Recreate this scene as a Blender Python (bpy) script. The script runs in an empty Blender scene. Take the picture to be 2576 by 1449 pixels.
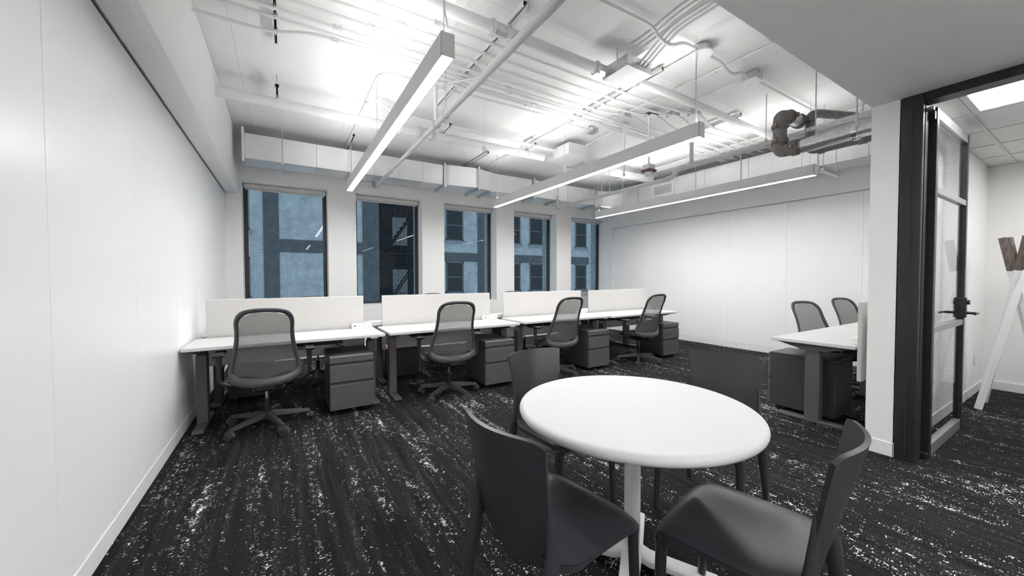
import bpy, math, random
from mathutils import Vector, Matrix
random.seed(7)
PI = math.pi
scene = bpy.context.scene
COL = scene.collection

# ------------------------------------------------------------------ camera
cam_d = bpy.data.cameras.new('camera'); cam = bpy.data.objects.new('camera', cam_d); COL.objects.link(cam)
cam_d.sensor_width = 36.0; cam_d.lens = 937.8 * 36.0 / 2576.0; cam_d.clip_start = 0.02; cam_d.clip_end = 300
_yaw, _pitch, _roll = 0.5469, 0.0254, -0.0026
_f = Vector((math.sin(_yaw)*math.cos(_pitch), math.cos(_yaw)*math.cos(_pitch), -math.sin(_pitch)))
_r = Vector((math.cos(_yaw), -math.sin(_yaw), 0)); _u = _r.cross(_f)
_r2 = _r*math.cos(_roll) + _u*math.sin(_roll); _u2 = _u*math.cos(_roll) - _r*math.sin(_roll)
M = Matrix((_r2, _u2, -_f)).transposed().to_4x4(); M.translation = (0, 0, 1.3)
cam.matrix_world = M
scene.camera = cam

# ------------------------------------------------------------------ sky, exposure
LAMP_DOWN, LAMP_UP, OFFICE = 62.0, 24.0, 14.0
w = bpy.data.worlds.new('dusk_sky'); scene.world = w; w.use_nodes = True
bg = w.node_tree.nodes['Background']; bg.inputs[0].default_value = (0.54, 0.68, 0.80, 1); bg.inputs[1].default_value = .85
vs = scene.view_settings
vs.view_transform = 'Standard'; vs.look = 'None'; vs.gamma = 1.0; vs.use_curve_mapping = False; vs.exposure = 0.46

# ------------------------------------------------------------------ materials
def mat(name, col, rough=0.5, metal=0.0, noise=None, bump=None, spec=None, emit=None):
    m = bpy.data.materials.new(name); m.use_nodes = True
    nt = m.node_tree; b = nt.nodes['Principled BSDF']
    if not isinstance(col, tuple): col = (col, col, col)
    b.inputs['Base Color'].default_value = (*col, 1); b.inputs['Roughness'].default_value = rough; b.inputs['Metallic'].default_value = metal
    if spec is not None: b.inputs['Specular IOR Level'].default_value = spec
    if emit: b.inputs['Emission Color'].default_value = (1, 1, 1, 1); b.inputs['Emission Strength'].default_value = emit
    tc = None
    if noise or bump:
        tc = nt.nodes.new('ShaderNodeTexCoord')
    if noise:
        sc, amt = noise[:2]; st = noise[2] if len(noise) > 2 else (1, 1, 1)
        mp = nt.nodes.new('ShaderNodeMapping'); mp.inputs['Scale'].default_value = st
        n = nt.nodes.new('ShaderNodeTexNoise'); n.inputs['Scale'].default_value = sc; n.inputs['Detail'].default_value = 5
        r = nt.nodes.new('ShaderNodeMapRange'); r.inputs['From Min'].default_value = .3; r.inputs['From Max'].default_value = .7
        r.inputs['To Min'].default_value = 1 - amt; r.inputs['To Max'].default_value = 1 + amt
        vm = nt.nodes.new('ShaderNodeVectorMath'); vm.operation = 'SCALE'; vm.inputs[0].default_value = col
        nt.links.new(tc.outputs['Object'], mp.inputs['Vector']); nt.links.new(mp.outputs[0], n.inputs['Vector'])
        nt.links.new(n.outputs['Fac'], r.inputs['Value']); nt.links.new(r.outputs[0], vm.inputs['Scale']); nt.links.new(vm.outputs[0], b.inputs['Base Color'])
    if bump:
        n2 = nt.nodes.new('ShaderNodeTexNoise'); n2.inputs['Scale'].default_value = bump[0]; n2.inputs['Detail'].default_value = 4
        bp = nt.nodes.new('ShaderNodeBump'); bp.inputs['Strength'].default_value = bump[1]; bp.inputs['Distance'].default_value = bump[2]
        nt.links.new(tc.outputs['Object'], n2.inputs['Vector']); nt.links.new(n2.outputs['Fac'], bp.inputs['Height']); nt.links.new(bp.outputs[0], b.inputs['Normal'])
    return m

M_WALL = mat('wall_paint', (.87, .87, .862), .6, bump=(60, .05, .002))
M_CEIL = mat('ceiling_paint', (.87, .866, .858), .75, noise=(1.3, .03), bump=(14, .25, .006))
M_BOARD = mat('glass_board', (.90, .90, .90), .28, spec=.25)
M_BOARDBACK = mat('board_seam', (.35, .35, .35), .7)
M_BASE = mat('baseboard_white', (.85, .85, .85), .35)
M_SOFFIT = mat('soffit_paint', (.84, .835, .825), .7, bump=(40, .05, .002))
M_DUCT = mat('galvanised_duct', (.80, .80, .80), .33, .75, noise=(3, .07, (1, 1, .6)))
M_STEEL = mat('galvanised_steel', (.62, .63, .64), .32, .9, noise=(30, .15))
M_CHROME = mat('bright_steel', (.8, .8, .82), .12, 1.0)
M_ZINC = mat('zinc_fitting', (.74, .75, .76), .35, .45, noise=(120, .25))
M_COND = mat('white_conduit', (.82, .82, .815), .4)
M_PIPE = mat('grey_painted_pipe', (.55, .55, .55), .4)
M_IRON = mat('cast_iron', (.20, .195, .195), .5, .35, noise=(22, .22), bump=(60, .3, .003))
M_RUST = mat('rusted_coupling', (.21, .19, .182), .6, .2, noise=(26, .22), bump=(60, .3, .003))
M_MAROON = mat('maroon_paint', (.11, .06, .06), .5)
M_SLOT = mat('dark_slot', (.03, .03, .03), .8)
M_LAMPBODY = mat('pendant_white', (.66, .66, .655), .45)
M_FRAME = mat('black_frame', (.012, .012, .013), .38, noise=(20, .3))
M_JAMB = mat('black_jamb', (.018, .0175, .017), .42, noise=(8, .4, (1, 1, .2)))
M_DOORRAIL = mat('brushed_rail', (.35, .35, .35), .35, .6)
M_WINFRAME = mat('window_frame_dark', (.022, .018, .018), .45)
M_SHADE = mat('roller_shade', (.62, .60, .575), .7)
M_DESK = mat('white_laminate', (.66, .66, .66), .4)
M_DESKEDGE = M_DESK
M_LEG = mat('charcoal_metal', (.095, .089, .097), .45, noise=(60, .06))
M_PED = mat('charcoal_steel', (.095, .091, .097), .5, noise=(260, .07))
M_PEDTOP = mat('pedestal_top_dark', (.05, .047, .053), .4)
M_PANEL = mat('screen_fabric', (.61, .60, .58), .9, noise=(400, .04), bump=(900, .2, .001))
M_POWER = mat('white_plastic', (.82, .82, .82), .35)
M_CHAIR = mat('dark_plastic', (.020, .018, .023), .38, bump=(700, .10, .0006))
M_BELL = mat('moulded_plastic', (.036, .033, .040), .30, bump=(900, .14, .0008))
M_BLACK = mat('black_plastic', (.012, .012, .014), .45)
M_FRAMEG = mat('back_frame_plastic', (.062, .058, .065), .42)
M_CASTER = mat('caster_plastic', (.05, .047, .053), .35)
M_SEATF = mat('black_fabric', (.012, .0115, .013), .95)
M_TABLE = mat('table_white', (.62, .62, .62), .5)
M_TABLEB = mat('table_base_white', (.78, .78, .775), .35)
M_TILE = mat('acoustic_tile', (.80, .80, .79), .9, bump=(300, .3, .002))
M_GRID = mat('ceiling_grid', (.68, .68, .67), .5)
M_WOOD = mat('walnut', (.14, .115, .10), .5, noise=(12, .5, (6, 6, 1)))
M_RACK = mat('rack_white', (.85, .85, .85), .4)
M_TRAY = mat('tray_dark', (.02, .02, .022), .5)
M_TAG = mat('cardboard_tag', (.30, .20, .15), .7)
M_FIRE = mat('fire_escape_iron', (.015, .016, .018), .6)
M_PBAND = mat('grey_paint_band', (.12, .125, .135), .85, noise=(3, .2))
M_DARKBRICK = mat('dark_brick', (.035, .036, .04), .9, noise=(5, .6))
M_SILL = mat('stone_sill', (.3, .31, .33), .85, noise=(6, .3))
M_SASH = mat('window_sash', (.16, .165, .17), .6)
M_ROOMDARK = mat('dark_glass', (.02, .024, .028), .12)
M_SPECKLE = mat('speckled_stone', (.44, .46, .48), .9, noise=(55, .8))

def emitter(name, s, col=(1, .99, .98)):
    m = bpy.data.materials.new(name); m.use_nodes = True; nt = m.node_tree; nt.nodes.clear()
    e = nt.nodes.new('ShaderNodeEmission'); e.inputs[0].default_value = (*col, 1); e.inputs[1].default_value = s
    o = nt.nodes.new('ShaderNodeOutputMaterial'); nt.links.new(e.outputs[0], o.inputs[0]); return m
M_LENS = emitter('lamp_lens', LAMP_DOWN); M_UPLENS = emitter('lamp_uplight', LAMP_UP); M_TROFF = emitter('office_diffuser', OFFICE)

def glass(name, tint, rough=0.0):
    m = bpy.data.materials.new(name); m.use_nodes = True; nt = m.node_tree; nt.nodes.clear()
    t = nt.nodes.new('ShaderNodeBsdfTransparent'); t.inputs[0].default_value = (*tint, 1)
    g = nt.nodes.new('ShaderNodeBsdfGlossy'); g.inputs['Roughness'].default_value = rough
    f = nt.nodes.new('ShaderNodeFresnel'); f.inputs[0].default_value = 1.2
    mx = nt.nodes.new('ShaderNodeMixShader'); o = nt.nodes.new('ShaderNodeOutputMaterial')
    ge = nt.nodes.new('ShaderNodeNewGeometry'); mt = nt.nodes.new('ShaderNodeMath'); mt.operation = 'MULTIPLY'; iv = nt.nodes.new('ShaderNodeMath'); iv.operation = 'SUBTRACT'; iv.inputs[0].default_value = 1
    nt.links.new(ge.outputs['Backfacing'], iv.inputs[1]); nt.links.new(f.outputs[0], mt.inputs[0]); nt.links.new(iv.outputs[0], mt.inputs[1])   # only the outer faces mirror, no inner total reflection
    nt.links.new(mt.outputs[0], mx.inputs[0]); nt.links.new(t.outputs[0], mx.inputs[1]); nt.links.new(g.outputs[0], mx.inputs[2]); nt.links.new(mx.outputs[0], o.inputs[0])
    return m
M_GLASS = glass('window_glass', (.80, .86, .88)); M_DOORGLASS = glass('door_glass', (.93, .94, .94))

def mesh_fabric():
    m = bpy.data.materials.new('chair_mesh'); m.use_nodes = True; nt = m.node_tree; nt.nodes.clear()
    t = nt.nodes.new('ShaderNodeBsdfTransparent'); d = nt.nodes.new('ShaderNodeBsdfDiffuse'); d.inputs[0].default_value = (.15, .146, .148, 1)
    mx = nt.nodes.new('ShaderNodeMixShader'); mx.inputs[0].default_value = .72; o = nt.nodes.new('ShaderNodeOutputMaterial')
    nt.links.new(t.outputs[0], mx.inputs[1]); nt.links.new(d.outputs[0], mx.inputs[2]); nt.links.new(mx.outputs[0], o.inputs[0]); return m
M_MESH = mesh_fabric()

def carpet():
    m = bpy.data.materials.new('carpet'); m.use_nodes = True; nt = m.node_tree; N = nt.nodes; L = nt.links
    b = N['Principled BSDF']; b.inputs['Roughness'].default_value = .95; b.inputs['Specular IOR Level'].default_value = .15
    tc = N.new('ShaderNodeTexCoord')
    def nz(scale, sc, det=3, ro=.55):
        mp = N.new('ShaderNodeMapping'); mp.inputs['Scale'].default_value = sc
        n = N.new('ShaderNodeTexNoise'); n.inputs['Scale'].default_value = scale; n.inputs['Detail'].default_value = det; n.inputs['Roughness'].default_value = ro
        L.new(tc.outputs['Object'], mp.inputs[0]); L.new(mp.outputs[0], n.inputs['Vector']); return n.outputs['Fac']
    def mth(op, a, c=None, d=None, clamp=False):
        n = N.new('ShaderNodeMath'); n.operation = op; n.use_clamp = clamp
        for i, v in enumerate((a, c, d)):
            if v is None: continue
            if isinstance(v, (int, float)): n.inputs[i].default_value = v
            else: L.new(v, n.inputs[i])
        return n.outputs[0]
    # woven cells: 5 mm across, 9 mm along the pile rows
    sn = N.new('ShaderNodeVectorMath'); sn.operation = 'SNAP'; sn.inputs[1].default_value = (.0055, .0042, 1)
    L.new(tc.outputs['Object'], sn.inputs[0])
    wn = N.new('ShaderNodeTexWhiteNoise'); wn.noise_dimensions = '2D'; L.new(sn.outputs[0], wn.inputs['Vector'])
    n_clump = N.new('ShaderNodeTexNoise'); n_clump.inputs['Scale'].default_value = 84; n_clump.inputs['Detail'].default_value = 2.5; n_clump.inputs['Roughness'].default_value = .6
    mpc = N.new('ShaderNodeMapping'); mpc.inputs['Scale'].default_value = (.75, 1.35, 1); L.new(tc.outputs['Object'], mpc.inputs[0]); L.new(mpc.outputs[0], n_clump.inputs['Vector'])
    streak = nz(1.0, (10.0, 1.25, 1), 3); patch = nz(1.0, (2.2, .9, 1), 2); fine = nz(1.0, (45, 2.5, 1), 2)
    dens = mth('ADD', mth('MULTIPLY', streak, .95), mth('ADD', mth('MULTIPLY', patch, .45), mth('MULTIPLY', nz(24.0, (1.2, .75, 1), 1), .85)))
    dens = mth('ADD', dens, mth('MULTIPLY', fine, .35))
    dens = mth('ADD', dens, mth('MULTIPLY', n_clump.outputs['Fac'], 1.55))
    dens = mth('ADD', dens, mth('MULTIPLY', wn.outputs['Value'], .22))
    mask = mth('MULTIPLY', mth('SUBTRACT', dens, 2.50), 15, clamp=True)
    tone = mth('MULTIPLY', nz(1.0, (24, 1.3, 1), 3), nz(1.0, (160, 90, 1), 2))
    tr = N.new('ShaderNodeMapRange'); tr.inputs['From Min'].default_value = .12; tr.inputs['From Max'].default_value = .42; tr.inputs['To Min'].default_value = .003; tr.inputs['To Max'].default_value = .026
    L.new(tone, tr.inputs['Value'])
    dots = mth('MULTIPLY', mth('GREATER_THAN', wn.outputs['Value'], .80), mth('MULTIPLY', mth('SUBTRACT', nz(1.0, (30, 1.6, 1), 2), .52), .45, clamp=True))
    cc = N.new('ShaderNodeCombineColor'); tv = mth('ADD', tr.outputs[0], dots); L.new(tv, cc.inputs[0]); L.new(mth('MULTIPLY', tv, .95), cc.inputs[1]); L.new(mth('MULTIPLY', tv, 1.02), cc.inputs[2])
    mix = N.new('ShaderNodeMix'); mix.data_type = 'RGBA'; L.new(mask, mix.inputs[0]); L.new(cc.outputs[0], mix.inputs[6]); mix.inputs[7].default_value = (.78, .78, .78, 1)
    L.new(mix.outputs[2], b.inputs['Base Color'])
    bp = N.new('ShaderNodeBump'); bp.inputs['Strength'].default_value = .5; bp.inputs['Distance'].default_value = .004
    L.new(nz(1.0, (220, 160, 1), 2), bp.inputs['Height']); L.new(bp.outputs[0], b.inputs['Normal'])
    return m
M_CARPET = carpet()

def brick():
    m = bpy.data.materials.new('painted_brick'); m.use_nodes = True; nt = m.node_tree; N = nt.nodes; L = nt.links
    b = N['Principled BSDF']; b.inputs['Roughness'].default_value = .85
    tc = N.new('ShaderNodeTexCoord'); sx = N.new('ShaderNodeSeparateXYZ'); cx = N.new('ShaderNodeCombineXYZ')
    L.new(tc.outputs['Object'], sx.inputs[0]); L.new(sx.outputs[0], cx.inputs[0]); L.new(sx.outputs[2], cx.inputs[1])
    br = N.new('ShaderNodeTexBrick'); br.inputs['Scale'].default_value = 1; br.inputs['Brick Width'].default_value = .23; br.inputs['Row Height'].default_value = .078
    br.inputs['Mortar Size'].default_value = .009; br.inputs['Color1'].default_value = (.64, .65, .66, 1); br.inputs['Color2'].default_value = (.54, .56, .58, 1); br.inputs['Mortar'].default_value = (.33, .35, .38, 1)
    L.new(cx.outputs[0], br.inputs['Vector'])
    n = N.new('ShaderNodeTexNoise'); n.inputs['Scale'].default_value = 1.6; n.inputs['Detail'].default_value = 8; n.inputs['Roughness'].default_value = .7; L.new(tc.outputs['Object'], n.inputs['Vector'])
    r = N.new('ShaderNodeMapRange'); r.inputs['From Min'].default_value = .3; r.inputs['From Max'].default_value = .7; r.inputs['To Min'].default_value = .68; r.inputs['To Max'].default_value = 1.2; L.new(n.outputs['Fac'], r.inputs['Value'])
    vm = N.new('ShaderNodeVectorMath'); vm.operation = 'SCALE'; L.new(br.outputs['Color'], vm.inputs[0]); L.new(r.outputs[0], vm.inputs['Scale']); L.new(vm.outputs[0], b.inputs['Base Color'])
    return m
M_BRICK = brick()

# ------------------------------------------------------------------ geometry helpers
def fillet(pts, rad, n=6):
    pts = [Vector(p) for p in pts]; out = [pts[0]]
    for i in range(1, len(pts)-1):
        a, b, c = pts[i-1], pts[i], pts[i+1]
        d1 = (a-b); d2 = (c-b); l = min(rad, d1.length*.49, d2.length*.49)
        p, q = b+d1.normalized()*l, b+d2.normalized()*l
        for k in range(n+1):
            t = k/n; out.append(p*(1-t)**2 + b*2*t*(1-t) + q*t*t)
    out.append(pts[-1]); return out

class MB:
    def __init__(s): s.v = []; s.f = []; s.sm = []
    def add(s, v, f, sm=False):
        o = len(s.v); s.v += [tuple(x) for x in v]; s.f += [tuple(i+o for i in q) for q in f]; s.sm += [sm]*len(f); return s
    def box(s, x0, x1, y0, y1, z0, z1, b=0, T=None):
        if x0 > x1: x0, x1 = x1, x0
        if y0 > y1: y0, y1 = y1, y0
        if z0 > z1: z0, z1 = z1, z0
        b = min(b, (x1-x0)*.45, (y1-y0)*.45, (z1-z0)*.45)
        X, Y, Z = (x0, x1), (y0, y1), (z0, z1)
        if b <= 0:
            v = [(X[i], Y[j], Z[k]) for i in (0, 1) for j in (0, 1) for k in (0, 1)]
            f = [(0, 1, 3, 2), (4, 6, 7, 5), (0, 4, 5, 1), (2, 3, 7, 6), (0, 2, 6, 4), (1, 5, 7, 3)]
        else:
            v = []; idx = {}
            for i in (0, 1):
                for j in (0, 1):
                    for k in (0, 1):
                        sx, sy, sz = (1-2*i)*b, (1-2*j)*b, (1-2*k)*b
                        for a, d in (('x', (0, sy, sz)), ('y', (sx, 0, sz)), ('z', (sx, sy, 0))):
                            idx[i, j, k, a] = len(v); v.append((X[i]+d[0], Y[j]+d[1], Z[k]+d[2]))
            f = []
            for i in (0, 1):
                q = [idx[i, 0, 0, 'x'], idx[i, 0, 1, 'x'], idx[i, 1, 1, 'x'], idx[i, 1, 0, 'x']]; f.append(tuple(q if i == 0 else q[::-1]))
                q = [idx[0, i, 0, 'y'], idx[1, i, 0, 'y'], idx[1, i, 1, 'y'], idx[0, i, 1, 'y']]; f.append(tuple(q if i == 0 else q[::-1]))
                q = [idx[0, 0, i, 'z'], idx[0, 1, i, 'z'], idx[1, 1, i, 'z'], idx[1, 0, i, 'z']]; f.append(tuple(q if i == 0 else q[::-1]))
            for i in (0, 1):
                for j in (0, 1):
                    f.append((idx[i, j, 0, 'x'], idx[i, j, 1, 'x'], idx[i, j, 1, 'y'], idx[i, j, 0, 'y']))
                    f.append((idx[i, 0, j, 'x'], idx[i, 1, j, 'x'], idx[i, 1, j, 'z'], idx[i, 0, j, 'z']))
                    f.append((idx[0, i, j, 'y'], idx[1, i, j, 'y'], idx[1, i, j, 'z'], idx[0, i, j, 'z']))
                    for k in (0, 1): f.append((idx[i, j, k, 'x'], idx[i, j, k, 'y'], idx[i, j, k, 'z']))
        if T is not None: v = [T @ Vector(p) for p in v]
        return s.add(v, f)
    def tube(s, pts, r, seg=10, caps=True, flat=None):
        pts = [Vector(p) for p in pts]; n = len(pts); rr = r if isinstance(r, (list, tuple)) else [r]*n
        tang = [(pts[min(i+1, n-1)]-pts[max(i-1, 0)]).normalized() for i in range(n)]
        up = Vector((0, 0, 1)) if abs(tang[0].z) < .9 else Vector((1, 0, 0))
        a = tang[0].cross(up).normalized(); V = []
        for i in range(n):
            t = tang[i]; a = (a - t*a.dot(t)).normalized(); bb = t.cross(a)
            fx = 1 if flat is None else flat
            for k in range(seg):
                an = 2*PI*k/seg; V.append(pts[i]+(a*math.cos(an)+bb*math.sin(an)*fx)*rr[i])
        F = [(i*seg+k, i*seg+(k+1) % seg, (i+1)*seg+(k+1) % seg, (i+1)*seg+k) for i in range(n-1) for k in range(seg)]
        s.add(V, F, True)
        if caps: s.add([V[k] for k in range(seg)], [tuple(range(seg))[::-1]]); s.add(V[-seg:], [tuple(range(seg))])
        return s
    def cyl(s, p0, p1, r, seg=14, r2=None): return s.tube([p0, p1], [r, r if r2 is None else r2], seg)
    def lathe(s, prof, c=(0, 0, 0), seg=32, T=None):
        V = []; n = len(prof)
        for r, z in prof:
            for k in range(seg):
                a = 2*PI*k/seg; V.append(Vector((c[0]+r*math.cos(a), c[1]+r*math.sin(a), c[2]+z)))
        if T is not None: V = [T @ p for p in V]
        F = [(i*seg+k, i*seg+(k+1) % seg, (i+1)*seg+(k+1) % seg, (i+1)*seg+k) for i in range(n-1) for k in range(seg)]
        return s.add(V, F, True)
    def grid(s, fn, nu, nv, sm=True, close_u=False):
        V = [fn(i/(nu-1) if not close_u else i/nu, j/(nv-1)) for j in range(nv) for i in range(nu)]
        F = []
        for j in range(nv-1):
            for i in range(nu if close_u else nu-1):
                i2 = (i+1) % nu; F.append((j*nu+i, j*nu+i2, (j+1)*nu+i2, (j+1)*nu+i))
        return s.add(V, F, sm)
    def prism(s, poly, d, T):      # poly in local xy extruded 0..d along local z
        n = len(poly); V = [T @ Vector((x, y, 0)) for x, y in poly]+[T @ Vector((x, y, d)) for x, y in poly]
        F = [tuple(range(n))[::-1], tuple(range(n, 2*n))]+[(i, (i+1) % n, n+(i+1) % n, n+i) for i in range(n)]
        return s.add(V, F)
    def mesh(s, name, m, ang=35):
        me = bpy.data.meshes.new(name); me.from_pydata(s.v, [], s.f); me.validate()
        me.materials.append(m)
        import bmesh
        bm = bmesh.new(); bm.from_mesh(me); bmesh.ops.remove_doubles(bm, verts=bm.verts, dist=1e-5); bmesh.ops.recalc_face_normals(bm, faces=bm.faces); bm.to_mesh(me); bm.free()
        if any(s.sm):
            me.polygons.foreach_set('use_smooth', [True]*len(me.polygons)); me.set_sharp_from_angle(angle=math.radians(ang))
        me.update(); return me
    def build(s, name, m, parent=None, ang=35):
        o = bpy.data.objects.new(name, s.mesh(name, m, ang)); COL.objects.link(o)
        if parent is not None: o.parent = parent
        return o

def tag(o, label, cat, group=None):
    o['label'] = label; o['category'] = cat
    if group: o['group'] = group
    return o
def struct(o, label=None):
    o['kind'] = 'structure'
    if label: o['label'] = label
    return o
def empty(name, loc=(0, 0, 0), rz=0.0):
    o = bpy.data.objects.new(name, None); COL.objects.link(o); o.location = loc; o.rotation_euler = (0, 0, rz); o.empty_display_size = .1; return o
def thing(name, label, cat, loc=(0, 0, 0), rz=0.0, group=None): return tag(empty(name, loc, rz), label, cat, group)
def children(o): return list(o.children)
def copy_tree(o, parent=None):
    c = o.copy(); COL.objects.link(c); c.parent = parent
    for ch in children(o): copy_tree(ch, c)
    return c
def place(proto, first, label, loc, rz=0.0):
    o = proto if first else copy_tree(proto)
    o.location = loc; o.rotation_euler = (0, 0, rz); o['label'] = label; return o
def ybar(T): return T

XL, YW, XR = -.748, 6.95, 7.12
ZC = 3.45
YB = -3.8      # wall behind the viewpoint

# ================================================================== SETTING
struct(MB().box(-1.0, 7.6, YB-.2, 7.5, -.12, 0).build('floor', M_CARPET), 'black carpet with scattered white flecks')
def ceiling_mat():
    m = M_CEIL; nt = m.node_tree; N = nt.nodes; L = nt.links; b = N['Principled BSDF']
    tc = N.new('ShaderNodeTexCoord'); br = N.new('ShaderNodeTexBrick'); mp = N.new('ShaderNodeMapping'); mp.inputs['Rotation'].default_value = (0, 0, PI/2); mp.inputs['Location'].default_value = (.2, .35, 0)
    nd = N.new('ShaderNodeTexNoise'); nd.inputs['Scale'].default_value = 5; add = N.new('ShaderNodeVectorMath'); add.operation = 'MULTIPLY_ADD'; add.inputs[1].default_value = (.02, .02, 0)
    L.new(tc.outputs['Object'], mp.inputs[0]); L.new(tc.outputs['Object'], nd.inputs['Vector']); L.new(nd.outputs['Color'], add.inputs[0]); L.new(mp.outputs[0], add.inputs[2])
    br.inputs['Scale'].default_value = 1; br.inputs['Brick Width'].default_value = 2.4; br.inputs['Row Height'].default_value = 1.1; br.inputs['Mortar Size'].default_value = .0022; br.offset = .0
    br.inputs['Color1'].default_value = (1, 1, 1, 1); br.inputs['Color2'].default_value = (1, 1, 1, 1); br.inputs['Mortar'].default_value = (.72, .72, .72, 1); L.new(add.outputs[0], br.inputs['Vector'])
    old = b.inputs['Base Color'].links[0].from_socket
    mx = N.new('ShaderNodeMix'); mx.data_type = 'RGBA'; mx.blend_type = 'MULTIPLY'; mx.inputs[0].default_value = 1; L.new(old, mx.inputs[6]); L.new(br.outputs['Color'], mx.inputs[7]); L.new(mx.outputs[2], b.inputs['Base Color'])
ceiling_mat()
struct(MB().box(-1.0, 7.6, YB-.2, 7.5, ZC, ZC+.2).build('ceiling', M_CEIL), 'white painted concrete ceiling slab')
# left wall with glass writing panels
wl = struct(MB().box(-.95, XL-.012, YB-.2, 7.3, 0, ZC).build('wall_left', M_BOARDBACK), 'left wall covered in white glass boards')
ed = [-3.8, -2.64, -1.70, -.76, .18, 1.13, 2.08, 3.02, 3.97, 4.92, 5.87, YW]
for a, b in zip(ed[:-1], ed[1:]):
    MB().box(XL-.012, XL, a+.0016, b-.0016, .104, 2.594, .0012).build('glass_panel', M_BOARD, wl)
struct(MB().box(XL-.012, XL+.004, YB, YW, 0, .1, .002).build('baseboard_left', M_BASE))
struct(MB().box(XL-.012, -.575, YB, YW, 2.594, ZC, .03).build('trim_1', M_WALL), 'white beam casing running above the left glass boards')
# window wall
OPX = [(-.54+1.61*k, .63+1.61*k) for k in range(5)]
OZ0, OZ1 = .84, 2.80
mb = MB(); xs = [-.95]+[q for o in OPX for q in o]+[7.4]
for i in range(0, len(xs), 2): mb.box(xs[i], xs[i+1], YW, 7.28, OZ0, OZ1)
mb.box(-.95, 7.4, YW, 7.28, OZ1, ZC); mb.box(-.95, 7.4, YW, 7.28, 0, OZ0)
wb = struct(mb.build('wall_back', M_WALL), 'white window wall with five tall openings')
mb = MB()
for i in range(0, len(xs), 2): mb.box(xs[i]-.0, xs[i+1]+.0, 7.285, 7.52, OZ0-.05, OZ1+.06)
mb.box(-2, 9, 7.285, 7.52, OZ1+.06, 5); mb.box(-2, 9, 7.285, 7.52, -1, OZ0-.05)
mb.build('outer_stone', M_SPECKLE, wb)
for k, (a, b) in enumerate(OPX):
    yf0, yf1 = 7.215, 7.275
    fw_ = .055
    f = MB().box(a, a+fw_, yf0, yf1, OZ0, OZ1, .004).box(b-fw_, b, yf0, yf1, OZ0, OZ1, .004).box(a+fw_, b-fw_, yf0, yf1, OZ1-.05, OZ1, .004).box(a+fw_, b-fw_, yf0, yf1, OZ0, OZ0+.045, .004)
    wn = struct(f.build('window_%d' % (k+1), M_WINFRAME), 'tall dark framed window, number %s from the left wall' % ['one', 'two', 'three', 'four', 'five'][k])
    MB().box(a+fw_-.005, b-fw_+.005, 7.24, 7.248, OZ0+.04, OZ1-.045).build('pane', M_GLASS, wn)
    MB().box(a, b, YW-.0, 7.215, OZ0-.0, OZ0+.012, .002).build('window_sill', M_BASE, wn)
    s = thing('roller_shade', ['rolled-up shade in the window nearest the left glass boards', 'rolled-up shade in the second window, above the fire escape view', 'rolled-up shade in the middle window of the five',
              'rolled-up shade in the fourth window, beside the corner window', 'rolled-up shade in the window next to the right whiteboard wall'][k], 'shade', (a+.6, 7.17, OZ1), 0, 'rolled-up window shades')
    MB().box(a-(a+.6)+.012, b-(a+.6)-.012, -.035, .035, -.07, -.006, .004).build('fascia', M_SHADE, s)
    MB().box(a-(a+.6)+.03, b-(a+.6)-.03, .005, .02, -.098, -.07, .004).build('hem_bar', M_SHADE, s)
# right wall
wr = struct(MB().box(XR+.02, 7.4, .85, 7.3, 0, ZC).box(XR-.04, XR+.02, 6.74, YW, 0, ZC).box(XR-.04, XR+.02, 1.0, 6.74, 2.56, ZC).build('wall_right', M_WALL), 'right wall with white glass boards under a bulkhead')
ed = [6.735, 5.79, 4.835, 3.88, 2.925, 1.97, 1.0]
for a, b in zip(ed[:-1], ed[1:]):
    MB().box(XR, XR+.02, b+.0008, a-.0008, .104, 2.545, .0012).build('glass_panel', M_BOARD, wr)
struct(MB().box(XR-.004, XR+.02, 1.0, 6.74, 0, .1, .002).build('baseboard_right', M_BASE))
# partition between room and office, soffit, rear walls
struct(MB().box(3.74, 7.4, .85, 1.0, 0, ZC).build('wall_partition', M_WALL), 'short white partition end beside the black door frame')
struct(MB().box(3.732, 7.1, .842, .85, 0, .1, .002).box(3.732, 3.74, .842, 1.0, 0, .1, .002).box(3.732, 7.1, 1.0, 1.008, 0, .1, .002).build('baseboard_partition', M_BASE))
struct(MB().box(-.575, 3.80, -.7, 1.0, 2.56, ZC).build('trim_2', M_SOFFIT), 'lowered grey soffit overhead in front of the door')
struct(MB().box(-.95, 7.4, YB-.2, YB, 0, ZC).build('wall_front', M_WALL))
struct(MB().box(3.74, 3.86, YB, -.36, 0, 2.56).box(3.74, 3.86, YB, -.7, 2.56, ZC).build('wall_entry', M_WALL))
struct(MB().box(7.02, 7.4, YB, .85, 0, ZC).build('wall_office', M_WALL), 'white end wall of the small office')
struct(MB().box(7.005, 7.02, YB, .842, 0, .1, .002).build('baseboard_office', M_BASE))
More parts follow.
